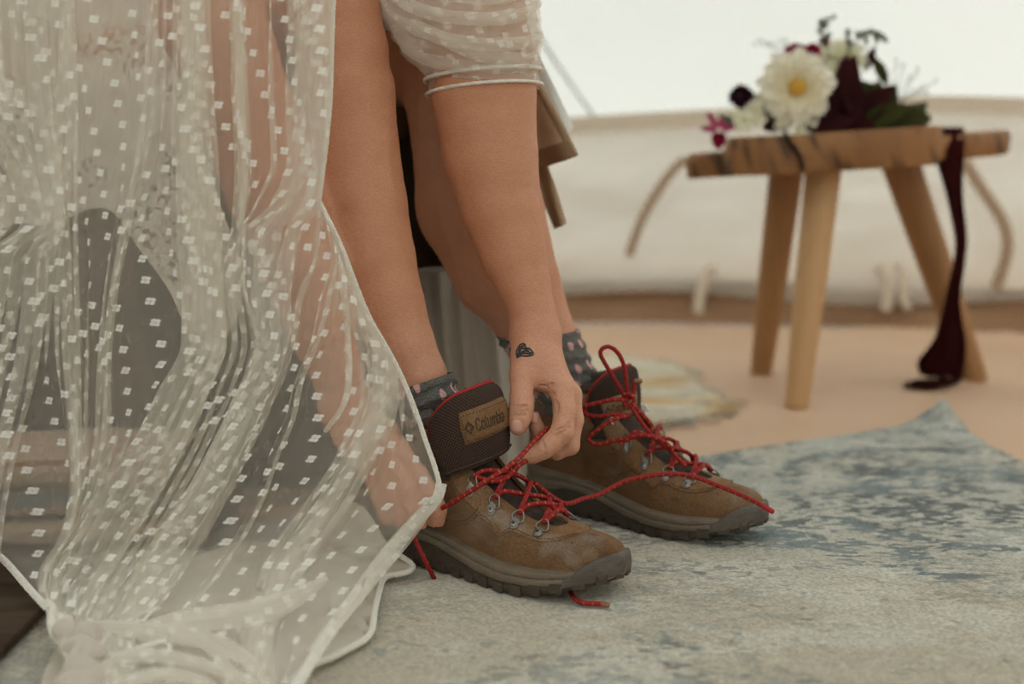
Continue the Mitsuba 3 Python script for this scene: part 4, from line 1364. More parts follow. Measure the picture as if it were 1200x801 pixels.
base_count = 1
for rows, lay, th in [
    ([(392, 275, 4), (404, 340, 7), (408, 400, 8), (404, 470, 7), (380, 506, 5)], 1, .006),
    ([(448, 468, 4), (440, 490, 7), (424, 505, 7), (412, 524, 4)], 1, .005),
    ([(150, 742, 10), (200, 730, 26), (250, 724, 30), (300, 716, 30), (345, 700, 22), (384, 676, 6)], 2, .007),
    ([(70, 738, 12), (130, 736, 22), (190, 742, 26), (250, 752, 22), (296, 780, 16), (316, 815, 10)], 2, .007),
    ([(196, 744, 6), (236, 752, 14), (262, 776, 18), (276, 820, 18)], 1, .006),
    ([(362, 764, 8), (404, 716, 18), (444, 664, 20), (482, 618, 18), (508, 586, 10)], 1, .005),
    ([(110, 790, 16), (150, 770, 18), (210, 772, 18), (290, 800, 16), (330, 830, 20)], 2, .007),
    ([(100, 830, 16), (150, 800, 20), (190, 790, 20), (240, 802, 18), (270, 840, 20)], 1, .006),
]:
    pleat(rows, lay, th)
vs, fs, k = [], [], 0
for m in pieces[1:]:
    vs.append(m.vertices); fs.append(m.faces + k); k += len(m.vertices)
tag('person__dress', None, None) if False else None
add('overskirt', pieces[0], 'mat_tulle', 'person__dress', smooth=True, uv=puv[0], label='sheer white tulle overskirt with woven dots')
add('fold', trimesh.Trimesh(np.vstack(vs), np.vstack(fs), process=False), 'mat_tulle_fold', 'person__dress', smooth=True, uv=np.vstack(puv[1:]), label='gathered folds of the tulle overskirt', kind='stuff')


def hem(rows, width, thick=.005, off=.003):
    c = spline(np.c_[np.array(rows, float), np.zeros(len(rows))], 120)[:, :2]
    t = np.gradient(c, axis=0)
    t /= np.linalg.norm(t, axis=1, keepdims=True)
    nrm = np.stack([t[:, 1], -t[:, 0]], 1)
    a = np.linspace(0, 2 * math.pi, 13, endpoint=True)
    w = width * (1 + .12 * np.sin(np.arange(120) * 2.1) * 0.4)
    px = c[:, 0][:, None] + nrm[:, 0][:, None] * np.cos(a)[None] * w[:, None] / 2
    py = c[:, 1][:, None] + nrm[:, 1][:, None] * np.cos(a)[None] * w[:, None] / 2
    D = sheet_D(c[:, 0], c[:, 1])[:, None] - off - thick * .5 * (np.sin(a)[None] - .2)
    return grid(P(px, py, D))


hems = [hem([(392, -20), (389, 60), (387, 120), (380, 190), (374, 236)], 5, .003), hem([(374, 236), (392, 272), (405, 302), (432, 370), (450, 402), (470, 440), (490, 490), (500, 520), (512, 555), (516, 573)], 6, .003),
        hem([(517, 566), (513, 582), (492, 606), (476, 622), (441, 664), (404, 718), (374, 760), (350, 800), (320, 845)], 13, .004),
        hem([(-40, 628), (0, 652), (26, 680), (55, 712)], 9, .005),
        hem([(52, 706), (60, 712), (62, 735), (76, 752), (84, 744), (78, 724)], 13, .012),
        hem([(78, 740), (110, 732), (126, 742), (118, 762), (130, 770), (160, 762), (196, 752)], 11, .012)]
for h_ in hems: add('hem', h_, 'mat_hem', 'person__dress', smooth=True)


# the underskirt: lace over the lap and pooled on the rug
def lace_alpha(p, n, uv):
    d, d2, r = mikit.voronoi(uv.x * 60 + 2 * N(uv.x * 30, uv.y * 30), uv.y * 60)
    motif = SS(0.50, 0.62, FB(uv.x * 26, uv.y * 26, 3.0, 3))
    holes = SS(0.09, 0.03, d2 - d)
    fine = N(uv.x * 420, uv.y * 420, 0.0)
    openw = SS(0.55, 0.75, N(uv.x * 300, uv.y * 300, 4.0)) * motif * 0.7
    return dr.clip(0.93 - openw * 0.85 - holes * 0.15 * fine, 0.08, 1)


scene['mat_lace_cloth'] = {'type': 'mask', 'opacity': mikit.proc(lace_alpha), 'nested': {'type': 'principledthin', 'base_color': mikit.proc(lambda p, n, uv: MIX((0.60, 0.53, 0.45), (0.74, 0.69, 0.62), FB(uv.x * 40, uv.y * 40, 1.0, 3))), 'roughness': 0.85, 'diff_trans': 0.4, 'spec_trans': 0.0}}
scene['mat_satin'] = {'type': 'principledthin', 'base_color': rgb((0.60, 0.56, 0.50)), 'roughness': 0.5, 'diff_trans': 0.5, 'spec_trans': 0.0}
lap = sg.Polygon(spline(np.array([(-70, -140, 0), (150, -140, 0), (172, 0, 0), (205, 80, 0), (238, 170, 0), (262, 250, 0), (285, 330, 0), (262, 400, 0), (236, 420, 0), (212, 372, 0), (186, 322, 0), (152, 276, 0), (128, 246, 0), (96, 248, 0), (58, 264, 0), (20, 262, 0), (-40, 290, 0), (-70, 280, 0)]), 220)[:, :2]).buffer(0)
v2, f2, nb = poly_mesh(lap, 6.0)
bump = meshkit.fbm(np.c_[v2[:, 0] / 46 + v2[:, 1] / 120, v2[:, 1] / 90, 0 * v2[:, 0]], 4, 11) - .5
Dl = 1.268 + .030 * bump + .03 * np.clip((60 - v2[:, 1]) / 200, -.4, 1) * 0
add('underskirt', trimesh.Trimesh(P(v2[:, 0], v2[:, 1], Dl), f2, process=False), 'mat_lace_cloth', 'person__dress', smooth=True, uv=v2 / 1330, label='off-white lace underskirt')
pool = sg.Polygon(spline(np.array([(40, 850, 0), (60, 770, 0), (120, 712, 0), (210, 662, 0), (290, 634, 0), (345, 628, 0), (384, 592, 0), (420, 590, 0), (448, 626, 0), (468, 650, 0), (484, 664, 0), (470, 672, 0), (452, 676, 0), (444, 694, 0), (438, 722, 0), (434, 742, 0), (412, 758, 0), (384, 772, 0), (356, 784, 0), (330, 812, 0), (300, 850, 0)]), 260)[:, :2]).buffer(0)
v2, f2, nb = poly_mesh(pool, 5.0)
bump = meshkit.fbm(np.c_[v2[:, 0] / 40, v2[:, 1] / 26, 0 * v2[:, 0]], 4, 17)
Dl = softmin(1.300 - .03 * bump, floor_depth(v2[:, 1], .017) - .022 * np.clip(bump - .30, 0, 1), .04)
add('underskirt_hem', trimesh.Trimesh(P(v2[:, 0], v2[:, 1], Dl), f2, process=False), 'mat_lace_cloth', 'person__dress', smooth=True, uv=v2 / 1330, label='lace hem of the underskirt pooled on the rug')
# its scalloped bright edge
ed = np.array(pool.exterior.coords)
ed = ed[(ed[:, 0] > 335) & (ed[:, 1] > 645)]
ed = ed[np.argsort(np.arctan2(ed[:, 1] - 700, ed[:, 0] - 300))]
ep = P(ed[:, 0], ed[:, 1], softmin(1.29, floor_depth(ed[:, 1], .018), .04) - .002)
add('scalloped_edge', tube(spline(ep[::2], 160), .0028, 8), 'mat_hem', 'person__dress', smooth=True)
# bunched hem at the left foot of the skirt
for rows in ([(70, 742), (90, 760), (92, 800), (60, 850)], [(96, 745), (104, 780), (100, 850)]):
    c = spline(np.c_[np.array(rows, float), np.zeros(len(rows))], 40)[:, :2]
    q = P(c[:, 0], c[:, 1], sheet_D(c[:, 0], c[:, 1]) - .006)
    add('underskirt_hem', tube(q + .004 * np.stack([np.sin(np.arange(40) * .7), 0 * np.arange(40), np.cos(np.arange(40) * .5)], -1), .0085 + .0025 * np.sin(np.arange(40) * .8), 14), 'mat_lace_cloth', 'person__dress', smooth=True)
# satin lining that hangs between the legs
xs_, zs_ = np.linspace(-.20, .034, 90), np.linspace(.014, .262, 50)
Xs, Zs = np.meshgrid(xs_, zs_, indexing='ij')
Ys = 1.685 + .014 * np.sin(Xs * 95 + .8 * np.sin(Zs * 9)) + .008 * np.sin(Xs * 210 + Zs * 12) + .03 * (Zs - .2)
Ys = Ys - .05 * np.clip((.08 - Zs) / .08, 0, 1) ** 2
add('lining', grid(np.stack([Xs - .04 * (Zs - .2), Ys, Zs], -1)), 'mat_satin', 'person__dress', smooth=True, label='pale satin lining hanging between the legs')
# sleeve: puffed, gathered at the elbow
rows = np.array([(520, -70, 1.455, 98), (532, -30, 1.455, 97), (541, 10, 1.452, 94), (548, 35, 1.45, 88), (554, 56, 1.448, 82), (562, 74, 1.446, 72), (566, 86, 1.445, 65), (567, 96, 1.445, 65.0), (567.5, 105, 1.445, 65.0)])
c = spline(rows, 70)
a = np.linspace(0, 2 * math.pi, 121)
A, I = np.meshgrid(a, np.arange(70), indexing='xy')
fold_n = meshkit.fbm(np.stack([np.cos(A) * 1.6, np.sin(A) * 1.6, I / 7.0 + 1.3 * np.cos(A + .6)], -1), 3, 21) - .5
amp = np.interp(np.arange(70), [0, 30, 58, 62, 69], [10, 12, 7, 2, 1])
for l in range(2):
    R = (c[:, 3] - 3 * l)[:, None] + fold_n * amp[:, None] * 1.7
    px = c[:, 0][:, None] + R * np.cos(A)
    tilt = 12 * np.cos(A) * -0.35
    py = c[:, 1][:, None] - np.sin(A) * 5 * np.linspace(1, .9, 70)[:, None] + tilt * 0 + 7 * np.cos(A + 2.6)
    D = c[:, 2][:, None] - R * np.sin(A) * 1.45 / F_PX
    g = grid(P(px, py, D))
    uv = np.stack([A * .055, np.broadcast_to((I * .0017), A.shape)], -1).reshape(-1, 2) + l * .007
    if l == 0: sl = add('sleeve', g, 'mat_tulle_sleeve', 'person__dress', smooth=True, uv=uv, label='puffed tulle sleeve gathered at the elbow')
    else: add('sleeve_lining', g, 'mat_tulle_sleeve', 'person__dress', smooth=True, uv=uv)
band = []
for y0, off, w in ((105, -.5, 2.0), (88, .5, 2.2)):
    cc = np.array([np.interp(y0, c[:, 1], c[:, i]) for i in range(4)])
    R = cc[3] + off + 3.6
    D = cc[2] - R * np.sin(a) * 1.45 / F_PX
    band.append(tube(P(cc[0] + R * np.cos(a), cc[1] - np.sin(a) * 5 + 7 * np.cos(a + 2.6), D)[:-1], w / 1150, 8, closed=True))
add('cuff', cat(band), 'mat_hem', 'person__dress', smooth=True)
gp, gu = [], []
for r in ([(448, 8), (490, 34), (550, 50), (610, 50), (634, 42)], [(446, -10), (500, 14), (560, 22), (612, 16), (632, 4)], [(458, 30), (480, 58), (520, 74), (580, 80), (632, 76)], [(470, 20), (520, 46), (570, 66), (625, 66)], [(440, -30), (520, -8), (600, -6), (630, -20)]):
    cc = spline(np.c_[np.array(r, float), np.zeros(len(r))], 40)[:, :2]
    cx_ = np.interp(cc[:, 1], c[:, 1], c[:, 0]); cr_ = np.interp(cc[:, 1], c[:, 1], c[:, 3])
    q = np.clip((cc[:, 0] - cx_) / cr_, -.98, .98)
    D = 1.448 - cr_ * np.sqrt(1 - q * q) * 1.45 / F_PX - .001
    m, uv = tube(P(cc[:, 0], cc[:, 1], D), np.interp(np.linspace(0, 1, 40), [0, .2, .8, 1], [.002, .0065, .0065, .003]), 12, uvs=True)
    gp.append(m); gu.append(uv * [.04, 1])
kk = np.cumsum([0] + [len(m.vertices) for m in gp])
add('gather', trimesh.Trimesh(np.vstack([m.vertices for m in gp]), np.vstack([m.faces + o for m, o in zip(gp, kk)]), process=False), 'mat_tulle_fold', sl, smooth=True, uv=np.vstack(gu), kind='stuff')
# crumpled edge of the dress between knee and sleeve
q = P([440, 452, 466, 480, 494], [6, 18, 36, 54, 66], [1.47, 1.46, 1.452, 1.45, 1.45])
add('dress_edge', tube(spline(q, 40), .008 + .002 * np.sin(np.arange(40) * .9), 12), 'mat_hem', 'person__dress', smooth=True)

# the skirt over the lap: lies on both thighs and sags between them; out of view, added to shade the legs
v = np.linspace(0.06, 1.0, 40)
kn_r, hp_r, kn_l, hp_l = np.array([-.172, 1.425, .552]), np.array(HIP_R), np.array([-.068, 1.62, .556]), np.array(HIP_L)
rows_ = []
for t in v:
    a_, b_ = kn_r * (1 - t) + hp_r * t, kn_l * (1 - t) + hp_l * t
    ra, rb = .062 + .04 * t, .070 + .035 * t
    perp = unit(np.array([(b_ - a_)[0], (b_ - a_)[1], 0]))
    up_ = np.array([0, 0, 1.0])
    c_ = [a_ - perp * ra * .95 + up_ * ra * .45, a_ + up_ * ra * 1.08, a_ + perp * ra * .75 + up_ * ra * .75, (a_ + b_) / 2 + up_ * .02, b_ - perp * rb * .75 + up_ * rb * .75, b_ + up_ * rb * 1.08, b_ + perp * rb * .95 + up_ * rb * .35, b_ + perp * rb * 1.3 - up_ * .08, b_ + perp * rb * 1.45 - up_ * .20, b_ + perp * rb * 1.4 - up_ * .32]
    rows_.append(spline(np.array(c_), 60))
g = np.array(rows_)
g[..., 2] += .006 * (meshkit.fbm(g * [14, 14, 6], 3, 5) - .5)
add('shading_lap_skirt', grid(g), 'mat_sheet', 'person__dress', smooth=True, label='opaque white skirt lying over the lap, unseen and added to shade the legs')

# bodice and hair: above the picture, but they shade what is in it
def bodice_field(q, blk):
    d = np.full(len(q), 9, q.dtype)
    for c_ in (torso, pelvis, girdle): d = smin(d, chain_dist(c_, q, .06), .05)
    return np.maximum(d - .010, np.maximum(.53 - q[:, 2], q[:, 2] - .835)).astype(q.dtype)


add('bodice', surface_nets(bodice_field, (-.66, 1.28, .5), (.05, 2.06, .9), .007, 1), 'mat_sheet', 'person__dress', smooth=True, label='white lace bodice')
hair_ch = [Chain([(-.055, 1.43, .865), (.0, 1.395, .855), (.035, 1.37, .835)], [.088, .085, .06], .03), Chain([(-.06, 1.43, .85), (-.13, 1.49, .86), (-.20, 1.56, .875)], [.08, .055, .03], .04), Chain([(-.02, 1.46, .82), (-.03, 1.52, .75), (-.03, 1.53, .68)], [.06, .04, .015], .03)]


def hair_field(q, blk):
    d = np.full(len(q), 9, q.dtype)
    for c_ in hair_ch: d = smin(d, chain_dist(c_, q, .05), .03)
    return (d + .004 * np.sin(q[:, 0] * 260 + q[:, 2] * 60)).astype(q.dtype)


scene['mat_hair'] = two(principled((0.10, 0.055, 0.03), 0.45, 0.4))
add('hair', surface_nets(hair_field, (-.26, 1.28, .62), (.12, 1.62, .98), .006, 1), 'mat_hair', 'person', smooth=True, label='brown hair')
# ---------------------------------------------------------------- what she sits on, and what lies under it
scene['mat_khaki'] = two(bumped(principled(mikit.proc(lambda p, n, uv: MIX((0.30, 0.205, 0.125), (0.40, 0.29, 0.19), FB(p.x * 30, p.y * 30, p.z * 30, 3)) * (0.85 + 0.25 * N(p.x * 900, p.y * 900, p.z * 900))), 0.9, 0.15), lambda p, n, uv: N(p.x * 800, p.y * 800, p.z * 800), 0.0005, 4e-4))
scene['mat_khaki_dark'] = two(principled((0.19, 0.115, 0.065), 0.9, 0.15))
scene['mat_shade_wood'] = two(principled(mikit.proc(lambda p, n, uv: MIX((0.030, 0.017, 0.010), (0.075, 0.045, 0.028), FB(p.x * 6, p.y * 30, p.z * 60, 4))), 0.6, 0.35))
cs = thing('camp_bench', 'low bench with khaki canvas cover and added dark base standing in for shade, under the person', 'bench')


def boxm(x0, x1, y0, y1, z0, z1, r=.006):
    import manifold3d as mf
    s = mf.Manifold.sphere(r, 12)
    pts = [(x, y, z) for x in (x0 + r, x1 - r) for y in (y0 + r, y1 - r) for z in (z0 + r, z1 - r)]
    m = mf.Manifold.batch_hull([s.translate(p) for p in pts]).to_mesh()
    return trimesh.Trimesh(m.vert_properties[:, :3], m.tri_verts, process=False)


add('shade_panel', boxm(-.95, -.125, 1.600, 1.625, .018, .412), 'mat_shade_wood', cs, smooth=30)  # added dark panel, stands in for the shade under the seat
for x in (-.93, -.150):
    for y in (1.65, 2.16):
        add('leg', boxm(x - .02, x + .02, y - .02, y + .02, 0.0130 if y < 1.9 else .0, .40), 'mat_shade_wood', cs, smooth=30)
add('board', boxm(-.95, -.088, 2.16, 2.185, .1, .40), 'mat_shade_wood', cs, smooth=30)
add('seat', boxm(-.98, -.115, 1.585, 1.74, .415, .454, .012), 'mat_shaded_cover', cs, smooth=30)
add('seat', boxm(-.98, .02, 1.745, 2.20, .415, .454, .012), 'mat_shaded_cover', cs, smooth=30)
# the cover's valance in front
xs_, zs_ = np.linspace(-.98, .03, 220), np.linspace(0, 1, 24)
Xs, Zs = np.meshgrid(xs_, zs_, indexing='ij')
Zv = .448 - (.195 + .012 * np.sin(Xs * 21)) * Zs
Yv = 1.742 - .022 * Zs ** .7 - .014 * Zs * np.sin(Xs * 60 + 1.2 * np.sin(Xs * 17))
scene['mat_shaded_cover'] = two(principled((0.060, 0.036, 0.022), 0.9, 0.1))  # khaki darkened: the shade between the legs is put into the colour
add('valance', shell(np.stack([Xs, Yv, Zv], -1), .002), 'mat_shaded_cover', cs, smooth=40)


def flap(corners, bow, n=30, m=22, th=.0025):
    c = [P(*q) for q in corners]           # top-left, top-right, bottom-right, bottom-left
    u, v = np.meshgrid(np.linspace(0, 1, n), np.linspace(0, 1, m), indexing='ij')
    q = ((1 - v)[..., None] * ((1 - u)[..., None] * c[0] + u[..., None] * c[1]) + v[..., None] * ((1 - u)[..., None] * c[3] + u[..., None] * c[2]))
    q[..., 1] -= bow * np.sin(math.pi * u) * v + .004 * np.sin(u * 7 + v * 3)
    q[..., 0] += .10 * bow * np.sin(math.pi * v)
    return q, u, v


q, u, v = flap([(560, 70, 1.74), (612, 62, 1.70), (676, 182, 1.62), (637, 196, 1.64)], .012)
fk = add('flap', shell(q, .003), 'mat_khaki', cs, smooth=40, label='khaki canvas corner with a stitched hem')
add('hem', shell(q[:, 18:] - [0, .0032, 0], .002), 'mat_khaki_dark', fk, smooth=40)
add('edge_binding', tube(q[-1] - [0.002, .001, 0], .0042, 8), 'mat_khaki', fk, smooth=True)
add('seam', tube(q[-5] - [0, .002, 0], .0012, 6), 'mat_khaki_dark', fk, smooth=True)
q, u, v = flap([(590, 130, 1.72), (630, 158, 1.69), (663, 262, 1.66), (650, 268, 1.67)], .008)
add('flap', shell(q, .003), 'mat_khaki', cs, smooth=40)
q, u, v = flap([(570, 50, 1.77), (624, 50, 1.74), (672, 150, 1.70), (640, 180, 1.71)], .008)
scene['mat_sheet'] = two(principled((0.72, 0.72, 0.69), 0.9, 0.1))
add('white_lining', shell(q, .002), 'mat_sheet', cs, smooth=40, label='white lining of the canvas cover')

# striped blanket folded at the foot of the bench, and a flat dark slab in front
def stripes(p, n, uv):
    s = uv.y * 38 + 0.3 * (N(uv.x * 9, uv.y * 9) - 0.5)
    k = s - dr.floor(s / 5) * 5
    c = MIX((0.30, 0.20, 0.135), (0.36, 0.26, 0.19), N(uv.x * 300, uv.y * 600))
    c = MIX(c, (0.105, 0.105, 0.11), SS(0.0, 0.15, k) * SS(1.0, 0.85, k))
    return MIX(c, (0.20, 0.095, 0.05), SS(2.0, 2.1, k) * SS(2.6, 2.5, k))


scene['mat_stripes'] = two(principled(mikit.proc(stripes), 0.95, 0.1))
for i, (h, w0) in enumerate(((.030, .0), (.060, .02), (.088, .035))):
    u, a = np.linspace(-.86, -.30 - .02 * i, 60), np.linspace(0, 2 * math.pi, 40)
    U, A = np.meshgrid(u, a, indexing='ij')
    ca, sa = np.sign(np.cos(A)) * np.abs(np.cos(A)) ** .35, np.sign(np.sin(A)) * np.abs(np.sin(A)) ** .55
    q = np.stack([U, 1.470 + .10 * ca + .006 * np.sin(U * 30 + i), .0145 + .0150 + i * .0285 + .0142 * sa + .003 * np.sin(U * 17 + 2 * i) * (i > 0) * 0], -1)
    nm = 'striped_blanket' if i == 0 else 'fold'
    add(nm, grid(q), 'mat_stripes', None if i == 0 else 'striped_blanket', smooth=True, uv=np.stack([U, (A * .03 + i * .06)], -1).reshape(-1, 2))
tag('striped_blanket', 'folded brown blanket with grey stripes on the floor behind the sheer skirt', 'blanket')
scene['mat_dark_slab'] = two(principled(mikit.proc(lambda p, n, uv: MIX((0.030, 0.020, 0.013), (0.075, 0.050, 0.034), FB(p.x * 22, p.y * 90, 1.0, 3))), 0.9, 0.15))
m0 = ground(np.array([-160, 150, 40, -160]), np.array([668, 690, 860, 860]))
xy = np.array([[-1.1, 1.30], [-.30, 1.25], [-.30, .80], [-1.1, .80]])
add('dark_slab', boxm(-1.2, -.40, .62, 1.345, .0140, .0225, .003), 'mat_dark_slab', smooth=30)
tag('dark_slab', 'flat dark brown slab on the floor at the left foot of the skirt', 'mat')
# ---------------------------------------------------------------- the live-edge stool
def wood(c1, c2, dark, sx, sz):
    def fn(p, n, uv):
        w = FB(p.x * 3 * sx, p.y * 9, p.z * 3 * sz, 3)
        g = FB(p.x * 22 * sx + w * 4, p.y * 60, p.z * 22 * sz, 3)
        c = MIX(c1, c2, g)
        return MIX(c, dark, SS(0.60, 0.76, FB(p.x * 9 * sx + 3, p.y * 14, p.z * 4 * sz, 3)) * 0.6)
    return fn


def bark(p, n, uv):
    g = FB(p.x * 40 + p.z * 9, p.y * 18, p.z * 12, 4)
    c = MIX((0.17, 0.072, 0.024), (0.35, 0.165, 0.060), g)
    streak = SS(0.50, 0.62, FB(p.x * 42 + p.z * 16 + 2, p.y * 30, p.z * 6.0, 3))
    return MIX(c, (0.055, 0.026, 0.012), streak * 0.8)


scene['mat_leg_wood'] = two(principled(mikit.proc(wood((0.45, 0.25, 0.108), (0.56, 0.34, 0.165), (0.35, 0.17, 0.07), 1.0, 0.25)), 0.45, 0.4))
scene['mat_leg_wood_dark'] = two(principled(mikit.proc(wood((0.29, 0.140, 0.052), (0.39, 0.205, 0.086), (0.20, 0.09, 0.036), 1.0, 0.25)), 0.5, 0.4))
scene['mat_bark'] = two(principled(mikit.proc(bark), 0.55, 0.4))
st = thing('wooden_stool', 'wooden stool with a thick live-edge seat and three splayed round legs', 'stool')


def slab(outline, z_lo, z_hi, tilt, n=160, seed=0, edge=.006):
    """A slab with an uneven, slightly rounded live edge; tilt: rise per metre along x."""
    c = spline(np.c_[np.array(outline, float), np.zeros(len(outline))], n, closed=True)[:, :2]
    cen = c.mean(0)
    rings = []
    prof = [(-.9, 0, 0), (-edge * .6, 0, 0), (0, .10, 0), (.002, .35, 0), (.0035, .6, 0), (.001, .88, 0), (-edge * .5, 1, 0), (-.9, 1, 0)]
    k = np.arange(n)
    for grow, t, _ in prof:
        if grow < -.5:
            q = cen + (c - cen) * .02
        else:
            d = c - cen
            L = np.linalg.norm(d, axis=1, keepdims=True)
            wob = .004 * (meshkit.fbm(np.c_[c * 14, np.full(n, t * 2.5)], 3, seed) - .5)[:, None] * 2
            q = cen + d / L * (L + grow + wob)
        z = z_lo + (z_hi - z_lo) * t
        zz_ = z + tilt * (q[:, 0] - cen[0]) + (.003 * (meshkit.fbm(np.c_[q * 9, np.full(n, 3.0)], 2, seed + 5) - .5) if grow > -.5 else 0)
        rings.append(np.c_[q, zz_ if np.ndim(zz_) else np.full(n, zz_)])
    return grid(np.stack(rings), True)


def at_x(px, D): return (px - 600) / F_PX * D * 1.005


S0 = [(at_x(800, 2.40), 2.36), (at_x(806, 2.34), 2.31), (at_x(850, 2.30), 2.285), (at_x(960, 2.29), 2.27), (at_x(1085, 2.30), 2.275), (at_x(1150, 2.33), 2.32), (at_x(1167, 2.38), 2.36), (at_x(1160, 2.44), 2.42), (at_x(1090, 2.5), 2.485), (at_x(960, 2.52), 2.51), (at_x(860, 2.5), 2.48), (at_x(812, 2.44), 2.42)]
TILT = .075
sm_ = slab(S0, .372, .411, TILT, seed=3)
add('seat', sm_, 'mat_bark', st, smooth=35)
S1 = [(at_x(848, 2.25), 2.26), (at_x(866, 2.215), 2.225), (at_x(930, 2.20), 2.205), (at_x(1010, 2.20), 2.20), (at_x(1080, 2.215), 2.21), (at_x(1094, 2.24), 2.235), (at_x(1092, 2.26), 2.262), (at_x(1000, 2.268), 2.268), (at_x(900, 2.268), 2.268)]
add('seat_edge', slab(S1, .368, .428, .060, seed=9, edge=.008), 'mat_bark', st, smooth=35, label='thick front edge of the seat with dark bark streaks')
# the crack in the front edge
ck = P([918, 922, 930, 938, 941], [150, 160, 172, 186, 200], [2.203, 2.1995, 2.198, 2.198, 2.2])
scene['mat_crack'] = two(principled((0.030, 0.018, 0.012), 0.9, 0.1))
add('crack', tube(spline(ck, 24), np.interp(np.linspace(0, 1, 24), [0, .5, 1], [.002, .0045, .003]), 8), 'mat_crack', st + '__seat_edge', smooth=True)
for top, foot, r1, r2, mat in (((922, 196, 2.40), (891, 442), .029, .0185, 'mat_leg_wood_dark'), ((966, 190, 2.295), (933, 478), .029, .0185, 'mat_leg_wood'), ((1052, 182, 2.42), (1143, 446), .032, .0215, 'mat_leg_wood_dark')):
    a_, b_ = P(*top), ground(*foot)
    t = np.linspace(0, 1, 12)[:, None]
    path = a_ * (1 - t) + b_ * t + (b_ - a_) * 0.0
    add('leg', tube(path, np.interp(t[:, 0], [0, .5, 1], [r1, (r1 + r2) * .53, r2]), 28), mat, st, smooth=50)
for px, py in ((905, 203), (932, 203)):
    c = P(px, py, 2.30)
    add('screw', trimesh.creation.icosphere(2, .004).apply_translation(c), 'mat_rivet', st, smooth=True)

# ---------------------------------------------------------------- the bouquet lying on the stool
bq = thing('bouquet', 'bouquet of white dahlias, dark red blooms and greenery lying on the wooden stool', 'bouquet')


def petal_bsdf(c1, c2, trans=.5):
    return {'type': 'principledthin', 'base_color': mikit.proc(lambda p, n, uv: MIX(c1, c2, dr.clip(uv.y + 0.25 * (N(uv.x * 14, uv.y * 3, 2.0) - 0.5), 0, 1))), 'roughness': 0.6, 'diff_trans': trans, 'spec_trans': 0.0}


scene['mat_petal_white'] = petal_bsdf((0.80, 0.70, 0.42), (0.86, 0.83, 0.74))
scene['mat_petal_cream'] = petal_bsdf((0.74, 0.70, 0.46), (0.84, 0.82, 0.70))
scene['mat_petal_red'] = petal_bsdf((0.12, 0.006, 0.018), (0.25, 0.010, 0.040), .3)
scene['mat_petal_pink'] = petal_bsdf((0.50, 0.10, 0.20), (0.30, 0.012, 0.085), .4)
scene['mat_petal_black'] = petal_bsdf((0.012, 0.004, 0.006), (0.030, 0.008, 0.013), .2)
scene['mat_leaf_dark'] = petal_bsdf((0.020, 0.007, 0.008), (0.045, 0.013, 0.014), .3)
scene['mat_leaf_green'] = petal_bsdf((0.030, 0.036, 0.013), (0.060, 0.060, 0.022), .4)
scene['mat_leaf_grey'] = petal_bsdf((0.085, 0.105, 0.075), (0.13, 0.15, 0.11), .5)
scene['mat_yellow'] = two(principled(mikit.proc(lambda p, n, uv: MIX((0.50, 0.24, 0.025), (0.72, 0.44, 0.08), N(p.x * 500, p.y * 500, p.z * 500))), 0.7, 0.2))
scene['mat_stem'] = two(principled((0.055, 0.058, 0.024), 0.7, 0.3))


def basis(d, up=(0, 0, 1)):
    d = unit(d)
    x = np.cross(up, d)
    if np.linalg.norm(x) < 1e-3: x = np.array([1.0, 0, 0])
    x = unit(x)
    return x, np.cross(d, x), d


def petal(c, facing, ang, L, W, lift, cup=.25, tip=.0, n=9, m=7, r0=.12, twist=0.0, ruffle=.0, ph=0.0):
    """One petal that starts near the centre c and reaches out at angle ang round the facing direction."""
    ex, ey, ez = basis(facing)
    out = math.cos(ang) * ex + math.sin(ang) * ey
    side = np.cross(ez, out)
    v, u = np.meshgrid(np.linspace(0, 1, n), np.linspace(-1, 1, m), indexing='ij')
    w = W * np.sin(math.pi * np.clip(v * .86 + .12, 0, 1)) ** .6 * (1 - .25 * v * (1 - tip)) * np.where(v > .97, .55, 1)
    r = L * (r0 + (1 - r0) * v)
    h = L * (lift * v + -.28 * v ** 3 + cup * (u * u) * .35 * (1 - .3 * v)) + ruffle * L * np.sin(u * 5 + ph) * v
    q = c + out * r[..., None] + side * (u * w + twist * v * W)[..., None] + ez * h[..., None]
    return grid(q), np.stack([u, v], -1).reshape(-1, 2)


def flower(name, label, c, facing, rows, mat, core=None):
    f = add_holder(name, label)
    for (count, L, W, lift, off) in rows:
        for i in range(count):
            a = 2 * math.pi * i / count + off + rng.uniform(-.12, .12)
            m, uv = petal(c, facing, a, L * rng.uniform(.92, 1.08), W * rng.uniform(.9, 1.1), lift * rng.uniform(.8, 1.2), ruffle=.02, ph=rng.uniform(0, 6))
            add('petal', m, mat, f, smooth=True, uv=uv)
    if core:
        ex, ey, ez = basis(facing)
        ms = []
        for i in range(90):
            t = math.sqrt((i + .5) / 90)
            a = i * 2.39996
            p = c + core * t * (math.cos(a) * ex + math.sin(a) * ey) + ez * (core * .75 * (1 - t * t * .5) + .004)
            ms.append(trimesh.creation.icosphere(1, core * .13).apply_translation(p))
        add('disc', cat(ms), 'mat_yellow', f, smooth=True, kind='stuff', label='golden yellow centre')
    return f


def add_holder(name, label):
    key = numbered(bq + '__' + name)
    labels[key] = {'label': label}
    return key


cam = np.array([0, 0, CAM_H])


def facing_to(c, dx=0.0, dz=0.0): return unit(cam - c) + np.array([dx, 0, dz])


